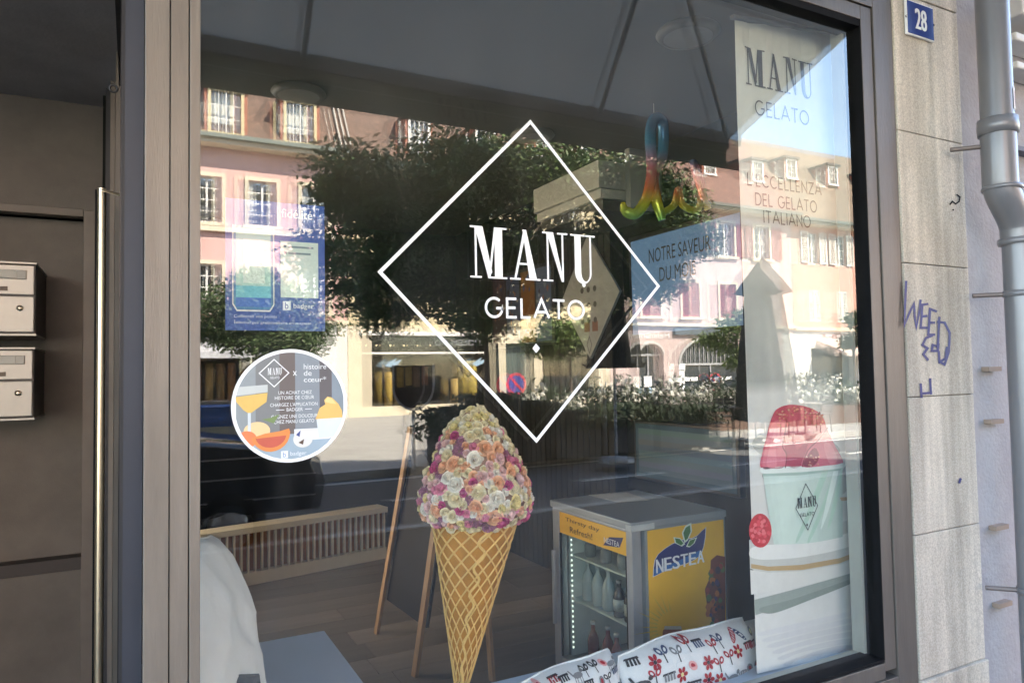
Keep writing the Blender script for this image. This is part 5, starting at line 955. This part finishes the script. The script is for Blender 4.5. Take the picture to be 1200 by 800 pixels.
G().box(31.2-ox, 34.5-ox, -.36, -.3, .3, 2.5).build('shop_glass', mat('arch_glass', (.03, .04, .05), .1), D_, local=True); g = G(); g.prism([(31.6-ox, 0, 2.95), (31.6-ox, 1.8, 2.2), (31.6-ox, 1.8, 2.05), (31.6-ox, 0, 2.8)], (6, 0, 0)); g.build('shop_awning', mat('awning_blush', (.6, .46, .4), .9), D_, local=True)
g = G(); text(g, 'REEB-A', lambda u, v: (-u, .02, v), -(34.6-ox), -(31.9-ox), 3.02, 3.26); g.build('shop_lettering', mat('letter_red', (.3, .1, .08), .6), D_, local=True)
dm = None
for x in (32.2, 35.6, 39):
    if dm is None: dm = dormer(D_, x-ox, 12.0, .85, 1.05, -1.7, True, False, False)
    else: o = dup(dm, None, D_); o.location = (x-ox, -1.7, 12.0)

E_ = thing('far_house', 'plain beige house at the far right end of the row', 'house', (52, YF, 0)); G().box(-8.95, 12, -9, 0, 0, 9.5).build('wall', mat('plaster_beige', (.55, .47, .36), .9, 0, .06, 2), E_, local=True); roof(E_, -8.9, 12, 9.55, 4.4, 13.2, tile_a)
for x in range(-7, 11, 3): window(E_, x, 6.6, .94, 1.5, 'surround', .19); window(E_, x, 3.6, .94, 1.5, 'surround', .19)

# trees
barkm = mat('bark', (.12, .09, .07), .9, 0, .25, 12, .5, 30)
def leaf_mat(name, col): return mat(name, col, .55, 0, .15, 2, 0, 0, (1, 1, 1), .4, .35)
def tree(name, lab, base, trunk_h, tr, clumps, leaves, ls, m_, seed, grp='street trees', limbs=True):
    rd = random.Random(seed); t = thing(name, lab, 'tree', base, grp); bx_ = Vector(base)
    cz = sum(c_[2] for c_ in clumps)/len(clumps); G().tube([(0, 0, -.05), (.02, .01, trunk_h*.5), (0, .03, trunk_h), (.03, 0, trunk_h+.8)], [tr*1.2, tr, tr*.85, tr*.5], 12).build('trunk', barkm, t, local=True)
    for c_ in clumps[::2]:
        p = Vector(c_[:3])-bx_; G().tube([(0, 0, trunk_h*.92), p*.5+Vector((0, 0, trunk_h*.5)), p], [tr*.5, tr*.3, .012], 7).build('limb', barkm, t, local=True)
    g = G(); wsum = sum(c_[3]**1.6 for c_ in clumps)
    for c_ in clumps:
        p0 = Vector(c_[:3])-bx_; n_ = int(leaves*c_[3]**1.6/wsum)
        for i in range(n_):
            d = Vector((rd.gauss(0, 1), rd.gauss(0, 1), rd.gauss(0, 1))).normalized(); q = p0+Vector((d.x*1.25, d.y, d.z*.75))*c_[3]*(rd.random()**.5)*rd.uniform(.8, 1.3)
            a_ = Vector((rd.gauss(0, 1), rd.gauss(0, 1), rd.gauss(0, .5)-.4)).normalized(); b_ = a_.cross(Vector((rd.gauss(0, 1), rd.gauss(0, 1), rd.gauss(0, 1)))).normalized(); s = ls*rd.uniform(.7, 1.3)
            g.add([q-a_*s, q+b_*s*.42, q+a_*s, q-b_*s*.42], [(0, 1, 2, 3)])
    g.build('crown', m_, t, local=True); return t
def clumps_px(lst, Yv, jit=.6, seed=2):
    rd = random.Random(seed); out = []
    for px_, py_, r_ in lst: p = RY(px_, py_, Yv); out.append((p.x, p.y+rd.uniform(-jit, jit), p.z, r_))
    return out
big = leaf_mat('leaf_dark', (.09, .15, .042)); brt = leaf_mat('leaf_bright', (.11, .16, .04)); mid2 = leaf_mat('leaf_mid', (.065, .1, .035))
tb = RY(574, 400, 7.2)
tree('street_tree', 'big dark leafy street tree mirrored behind the diamond logo', (tb.x, -7.2, -.0), 2.3, .11,
     clumps_px([(400, 225, .5), (430, 270, .6), (450, 205, .5), (395, 285, .42), (480, 245, .75), (470, 310, .6), (520, 200, .6), (540, 270, .8), (500, 340, .55), (550, 340, .6), (580, 210, .7), (600, 290, .8), (630, 230, .75), (660, 290, .7), (650, 205, .55), (700, 230, .65), (710, 285, .65), (745, 250, .6), (775, 220, .5), (780, 265, .5), (760, 300, .5), (720, 320, .5), (640, 340, .5), (600, 180, .5), (460, 365, .4), (540, 380, .38), (795, 235, .42), (800, 260, .38), (770, 245, .5), (790, 210, .42), (805, 240, .36), (740, 290, .5), (770, 310, .42), (420, 320, .4), (560, 300, .6), (440, 330, .5), (410, 250, .5), (785, 290, .4), (755, 320, .42), (735, 340, .38), (690, 345, .4)], 7.2, .9), 78000, .05, big, 5)
tb = RY(318, 440, 13); tree('street_tree', 'round clipped tree mirrored at the left between the poster and the round sticker', (tb.x, -13, 0), 1.9, .07, clumps_px([(265, 365, .55), (300, 350, .6), (340, 360, .6), (370, 385, .5), (290, 395, .55), (330, 400, .55), (355, 405, .4), (310, 330, .4), (255, 390, .4)], 13, .5), 14000, .055, mid2, 6)
tb = RY(864, 450, 15); tree('street_tree', 'slender young tree with thin bright crown in front of the arched window', (tb.x, -15, 0), 2.2, .04, clumps_px([(850, 385, .5), (862, 375, .45), (858, 402, .5), (842, 398, .4), (868, 415, .45), (855, 425, .3)], 15, .4), 2600, .075, brt, 7)
tb = RY(668, 470, 14); tree('street_tree', 'bright green bushy tree mirrored right of the small diamond', (tb.x, -14, 0), 2.0, .05, clumps_px([(655, 395, .5), (680, 388, .5), (640, 405, .4), (668, 405, .5), (690, 400, .4), (645, 385, .35)], 14, .5), 4000, .08, brt, 8)
tb = RY(1000, 420, 16); tree('street_tree', 'small green tree at the right edge before the salmon house', (tb.x, -16, 0), 2.0, .05, clumps_px([(1000, 375, .5), (1012, 390, .5), (1004, 400, .4)], 16, .3), 2200, .08, mid2, 9)
# planters with white flowers
def planter(px_, Yv, wd, lab, seed):
    p = RY(px_, 500, Yv); rd = random.Random(seed); t = thing('flower_planter', lab, 'planter', (p.x, -Yv, 0), 'flower planters on the terrace')
    G().box(-wd/2, wd/2, -.22, .22, 0, .5).build('trough', mat('planter_brown', (.12, .07, .05), .7), t, local=True, bevel=.01); g = G(); f_ = G()
    for i in range(1500):
        h = rd.random(); xx = rd.uniform(-wd/2, wd/2)*1.08; q = Vector((xx, rd.gauss(0, .18), .5+h*(.62+.22*sin(xx*5+seed)+.12*sin(xx*13+seed*2)))); a_ = Vector((rd.gauss(0, .6), rd.gauss(0, .6), rd.uniform(.2, 1))).normalized(); b_ = a_.cross(Vector((rd.gauss(0, 1), rd.gauss(0, 1), .1))).normalized(); s = rd.uniform(.04, .09); g.add([q-a_*s, q+b_*s*.3, q+a_*s, q-b_*s*.3], [(0, 1, 2, 3)])
        if i % 3 == 0 and sin(xx*7+seed*3) > rd.uniform(-.1, 1.3):
            q = Vector((xx+rd.gauss(0, .05), rd.uniform(-.05, .32), .55+rd.random()**.8*(.62+.22*sin(xx*5+seed)))); s = rd.uniform(.045, .085); a_ = Vector((rd.gauss(0, 1), rd.gauss(0, .4)+.8, rd.gauss(0, 1))).normalized(); x = a_.orthogonal().normalized(); y = a_.cross(x); f_.add([q+x*s, q+y*s, q-x*s, q-y*s, q+a_*s*.3], [(0, 1, 4), (1, 2, 4), (2, 3, 4), (3, 0, 4)])
    g.build('foliage', leaf_mat('leaf_shrub', (.035, .055, .026)), t, local=True); f_.build('flowers', mat('petal_white_street', (.72, .7, .62), .8), t, local=True)
for i, (px_, Yv, wd) in enumerate(((640, 12.3, 1.5), (700, 12.1, 1.7), (745, 12, 1.2), (810, 11.8, 1.9), (860, 11.7, 1.9), (920, 11.6, 2.0), (975, 11.5, 2.0))):
    planter(px_, Yv, wd, ('planter of white flowers under the parking sign', 'planter of white flowers below the grey diamond board', 'small planter of white flowers left of the arched door', 'planter of white flowers in front of the arched door', 'planter of white flowers by the slender young tree', 'planter of white flowers beside the closed grey parasol', 'rightmost planter of white flowers on the terrace')[i], 20+i)
for i, (px_, wd) in enumerate(((536, .9), (576, 1.0), (612, 1.1), (668, 1.4), (726, 1.2), (800, 1.5))):
    p = RY(px_, 500, 9.3); rd = random.Random(70+i); t = thing('shrub_planter', ('dark shrub planter mirrored over the top of the floral cone', 'dark shrub planter mirrored just right of the floral cone top', 'dark shrub planter mirrored left of the diamond tip', 'dark shrub planter below the grey diamond board', 'dark shrub planter left of the low wall screen', 'rightmost dark shrub planter over the low wall screen')[i], 'planter', (p.x, -9.3, 0), 'shrub planters on the kerb')
    G().box(-wd/2, wd/2, -.25, .25, 0, .5).build('trough', mat('planter_slate', (.04, .04, .042), .7), t, local=True, bevel=.01); g = G()
    for k in range(2600):
        q = Vector((rd.gauss(0, wd*.28), rd.gauss(0, .17), .48+rd.random()**1.2*(.5, .7, .54, .36, .42, .34)[i])); a_ = Vector((rd.gauss(0, .6), rd.gauss(0, .6), rd.uniform(.2, 1))).normalized(); b_ = a_.cross(Vector((rd.gauss(0, 1), rd.gauss(0, 1), .1))).normalized(); s_ = rd.uniform(.04, .085); g.add([q-a_*s_, q+b_*s_*.4, q+a_*s_, q-b_*s_*.4], [(0, 1, 2, 3)])
    g.build('foliage', leaf_mat('leaf_shrub', (.035, .055, .026)), t, local=True)
# terrace tables and chairs
ch_m = mat('terrace_dark', (.05, .045, .045), .5)
def chair():
    t = thing('terrace_chair', 'dark terrace chair', 'chair', (0, 0, 0), 'dark terrace chairs')
    G().box(-.22, .22, -.22, .22, .43, .46).build('seat', ch_m, t, local=True, bevel=.008)
    for sx__ in (-1, 1):
        for sy in (-1, 1): G().tube([(sx__*.2, sy*.2, 0), (sx__*.18, sy*.18, .43)], .014, 8).build('leg', ch_m, t, local=True)
        G().tube([(sx__*.19, -.2, .45), (sx__*.2, -.26, .86)], .014, 8).build('back_post', ch_m, t, local=True)
    for k in range(4): G().box(-.2, .2, -.255+.0-.015*k, -.235-.015*k, .52+.09*k, .575+.09*k).build('back_slat', ch_m, t, local=True)
    return t
chr0 = None
spots = [(650, 9.6, .3), (690, 9.9, 2.8), (735, 9.4, .6), (790, 9.7, 3.4), (838, 9.3, .2), (882, 9.8, 2.9), (700, 10.7, 1.2), (770, 10.8, 4.0), (850, 10.7, .9), (930, 9.6, .4), (960, 9.9, 3.1)]
nmz = ('under the parking sign', 'turned towards the street below the diamond board', 'left of the low wall screen', 'turned away in front of the arched door', 'in front of the wide arched window', 'by the trunk of the young tree', 'in the second row below the diamond board', 'in the second row before the arched door', 'in the second row before the wide arched window', 'beside the closed grey parasol', 'rightmost on the terrace')
for (px_, Yv, rz), nm_ in zip(spots, nmz):
    p = RY(px_, 520, Yv); lab = 'dark terrace chair '+nm_
    if chr0 is None: chr0 = chair(); chr0.location = (p.x, -Yv, 0); chr0.rotation_euler = (0, 0, rz); chr0['label'] = lab
    else: dup(chr0, (p.x, -Yv, 0), None, lab, rz)
for (px_, Yv), lab in zip(((670, 9.8), (762, 9.6), (860, 9.6), (945, 9.7)), ('round terrace table under the parking sign', 'round terrace table left of the arched door', 'round terrace table before the wide arched window', 'round terrace table by the closed grey parasol')):
    p = RY(px_, 520, Yv); t = thing('terrace_table', lab, 'table', (p.x, -Yv, 0), 'round terrace tables'); G().lathe([(0, .7), (.36, .7), (.37, .715), (.36, .73), (0, .73)], n=24).build('top', mat('table_top', (.2, .16, .13), .4), t, local=True); G().lathe([(.24, 0), (.24, .02), (.03, .05), (.025, .7)], n=16).build('pedestal', ch_m, t, local=True)
# closed parasols
def parasol(px_, Yv, py_top, lab, wide, m_, hem):
    p = RY(px_, py_top, Yv); zt_ = p.z; t = thing('closed_parasol', lab, 'parasol', (p.x, -Yv, 0), 'closed terrace parasols')
    G().lathe([(.3, 0), (.3, .08), (.05, .1), (.024, .12), (.024, zt_)], n=18).build('pole', mat('parasol_pole', (.3, .3, .3), .4, .5), t, local=True)
    g = G(); pr_ = [(.0, 1), (.3*wide, .86), (.42*wide, .80), (.27*wide, .785), (.3*wide, .6), (.36*wide, .4), (.42*wide, hem), (.36*wide, hem-.005)]; n_ = 32
    vs = [(r_*(1+(.16 if z < .78 else .03)*cos(8*2*pi*j/n_))*cos(2*pi*j/n_), r_*(1+(.16 if z < .78 else .03)*cos(8*2*pi*j/n_))*sin(2*pi*j/n_), zt_*z) for r_, z in pr_ for j in range(n_)]
    g.add(vs, [(i*n_+j, i*n_+(j+1) % n_, (i+1)*n_+(j+1) % n_, (i+1)*n_+j) for i in range(len(pr_)-1) for j in range(n_)], (1, 1, 1), True); g.build('canopy', m_, t, local=True)
parasol(893, 9, 300, 'closed grey parasol mirrored over the lower part of the banner', 1.35, mat('parasol_grey', (.035, .035, .035), .9, spec=.1), .12)
parasol(716, 8.2, 268, 'closed dark brown parasol mirrored left of the arched door', 1.15, mat('parasol_brown', (.045, .04, .036), .9), .42)
# no parking signs
for (px_, py_, Yv), lab in zip(((605, 450, 11.5), (838, 447, 13)), ('round red no parking sign inside the lower tip of the diamond', 'round red no parking sign before the wide arched window')):
    p = RY(px_, py_, Yv); t = thing('parking_sign', lab, 'road sign', (p.x, -Yv, 0), 'round road signs'); G().tube([(0, -.03, 0), (0, -.03, p.z+.25)], .03, 10).build('post', mat('zinc', (.5, .48, .42), .5, .3), t, local=True)
    g = G()
    for r_, cc, e in ((.24, lin(200, 60, 80), 0), (.18, lin(60, 70, 150), .004)): g.prism([(r_*cos(a_), e, p.z+r_*sin(a_)) for a_ in [i*2*pi/28 for i in range(28)]], (0, .004, 0), cc)
    g.bar((-.14, .011, p.z+.14), (.14, .011, p.z-.14), .05, .004, (0, 1, 0), lin(200, 60, 80)); g.build('disc', inkm, t, local=True)
# paddle sign in the street
hd = RY(484, 452, 9.4); pdl = thing('paddle_sign', 'dark red paddle shaped street sign with pale rim in front of the fabric shop', 'sign', (hd.x, hd.y, 0)); rr2 = .33
outl = [(-1, 1.0), (-1, 0)]+[(-cos(t*pi/14), -1.1*sin(t*pi/14)) for t in range(1, 14)]+[(1, 0), (1, 1.0)]
g = G(); g.prism([(x*rr2, 0, hd.z+z*rr2) for x, z in outl], (0, .03, 0)); g.build('board', mat('dark_red_board', (.05, .022, .016), .3), pdl, local=True)
g = G(); g.ribbon([(x*rr2*1.05, hd.z+z*rr2*1.05) for x, z in outl], .04, lambda u, v: (u, .033, v)); g.build('rim', offw, pdl, local=True); G().tube([(0, .0, 0), (0, .0, hd.z-rr2*.9)], .03, 10).build('post', offw, pdl, local=True)
for k, cc in enumerate(((.6, .34, .06), (.66, .4, .1), (.34, .22, .12), (.5, .2, .1))): G().box(-.28+k*.14, -.17+k*.14, .0305, .036, hd.z-.02+.03*(k % 2), hd.z+.31).build('colour_panel', mat('panel_%s' % 'abcd'[k], cc, .6, 0, .3, 10), pdl, local=True)
# parked cars
def car(name, lab, x0, y0, prof_, m_, L_, W_, zb_, win, flip=1):
    t = thing(name, lab, 'car', (x0, y0, 0), 'cars parked along the kerb'); g = G(); n_ = len(prof_)
    secs = []
    for k, (yy, s) in enumerate(((-W_/2, .94), (-W_/2+.06, .985), (-W_/4, 1.), (W_/4, 1.), (W_/2-.06, .985), (W_/2, .94))):
        secs.append([(x*flip, yy*(1 if z < .95 else 1-.28*(z-.95)), zb_+(z-zb_)*(s if z > .3 else 1)) for x, z in prof_])
    vs = [v for s in secs for v in s]; fs = [(k*n_+i, k*n_+(i+1) % n_, (k+1)*n_+(i+1) % n_, (k+1)*n_+i) for k in range(5) for i in range(n_)]; fs += [list(range(n_))[::-1], list(range(5*n_, 6*n_))]
    g.add(vs, fs); o = g.build('body', m_, t, local=True); 
    for p_ in o.data.polygons: p_.use_smooth = len(p_.vertices) == 4
    b_ = o.modifiers.new('bevel', 'BEVEL'); b_.width = .03; b_.segments = 3; b_.limit_method = 'ANGLE'; b_.angle_limit = radians(25)
    for pts in win:
        for s in (-1, 1): G().prism([(x*flip, s*(W_/2*(1-.28*(z-.95))+.004), z*.955) for x, z in pts], (0, s*.006, 0)).build('side_window', mat('car_glass', (.01, .012, .015), .04), t, local=True)
    for x in (L_*.31, -L_*.31):
        for s in (-1, 1):
            w_ = bpy.data.objects.new('wheel', None); G_ = G(); G_.lathe([(.2, -.09), (.29, -.1), (.32, -.06), (.32, .06), (.29, .1), (.2, .09)], n=22); o = G_.build('wheel', black, t, local=True); o.rotation_euler = (radians(90), 0, 0); o.location = (x*flip, s*(W_/2-.08), .2); bpy.data.objects.remove(w_)
            q = G(); q.lathe([(0, -.085), (.06, -.09), (.2, -.07), (.2, .07), (.06, .09), (0, .085)], n=22); q.build('rim', silver, o, local=True)
    return t
blue_p = mat('car_blue', (.08, .19, .5), .2, .1, .05, 3, 0, 0, (1, 1, 1), .5, 0, 1.); blk_p = mat('car_black', (.02, .024, .036), .12, .1, .05, 3, 0, 0, (1, 1, 1), .5, 0, 1.)
sedan = [(-2.2, .28), (2.2, .28), (2.25, .55), (2.2, .78), (1.95, .88), (1.2, .98), (.95, 1.0), (.35, 1.4), (0, 1.45), (-.9, 1.43), (-1.3, 1.32), (-1.75, 1.05), (-2.15, 1.0), (-2.25, .7)]
wins = [[(.78, 1.03), (.3, 1.38), (-.1, 1.42), (-.1, 1.03)], [(-.18, 1.03), (-.18, 1.42), (-.88, 1.4), (-1.35, 1.05)]]
t = car('parked_car', 'black car with reflecting bonnet parked at the near kerb', -.62, -6.1, sedan, blk_p, 4.5, 1.75, .28, wins)
for z in (.42, .62, .8): G().box(-2.2, 2.15, .872, .884, z, z+.012).build('trim_strip', silver, t, local=True)
for s in (-1, 1): G().lathe([(0, .0), (.09, .0), (.07, .05), (0, .06)], n=12).build('headlight', mat('lamp_lens', (.6, .62, .64), .1), t, local=True).matrix_local = Matrix.Translation((2.2, s*.6, .68)) @ Matrix.Rotation(radians(90), 4, 'Y')
van = [(-2.4, .3), (2.3, .3), (2.36, .6), (2.34, 1.1), (2.1, 1.22), (.4, 1.24), (.35, 1.24), (-.1, 1.85), (-.5, 1.95), (-1.6, 1.9), (-2.0, 1.3), (-2.4, 1.1)]
t = car('parked_car', 'blue pickup with pale side plate parked beyond the black car', -.55, -9.0, van, blue_p, 4.7, 1.8, .3, [[(.2, 1.3), (-.1, 1.75), (-.6, 1.8), (-.6, 1.3)]])
G().box(1.2, 1.75, .905, .925, .78, .92).build('side_plate', mat('plate_cream', (.6, .55, .4), .6), t, local=True); G().box(-.1, 2.3, .86, .93, 1.2, 1.245).build('side_rail', silver, t, local=True)
for z in (.55, .98): G().box(-2.3, 2.3, .9, .915, z, z+.02).build('trim_strip', blue_p, t, local=True)
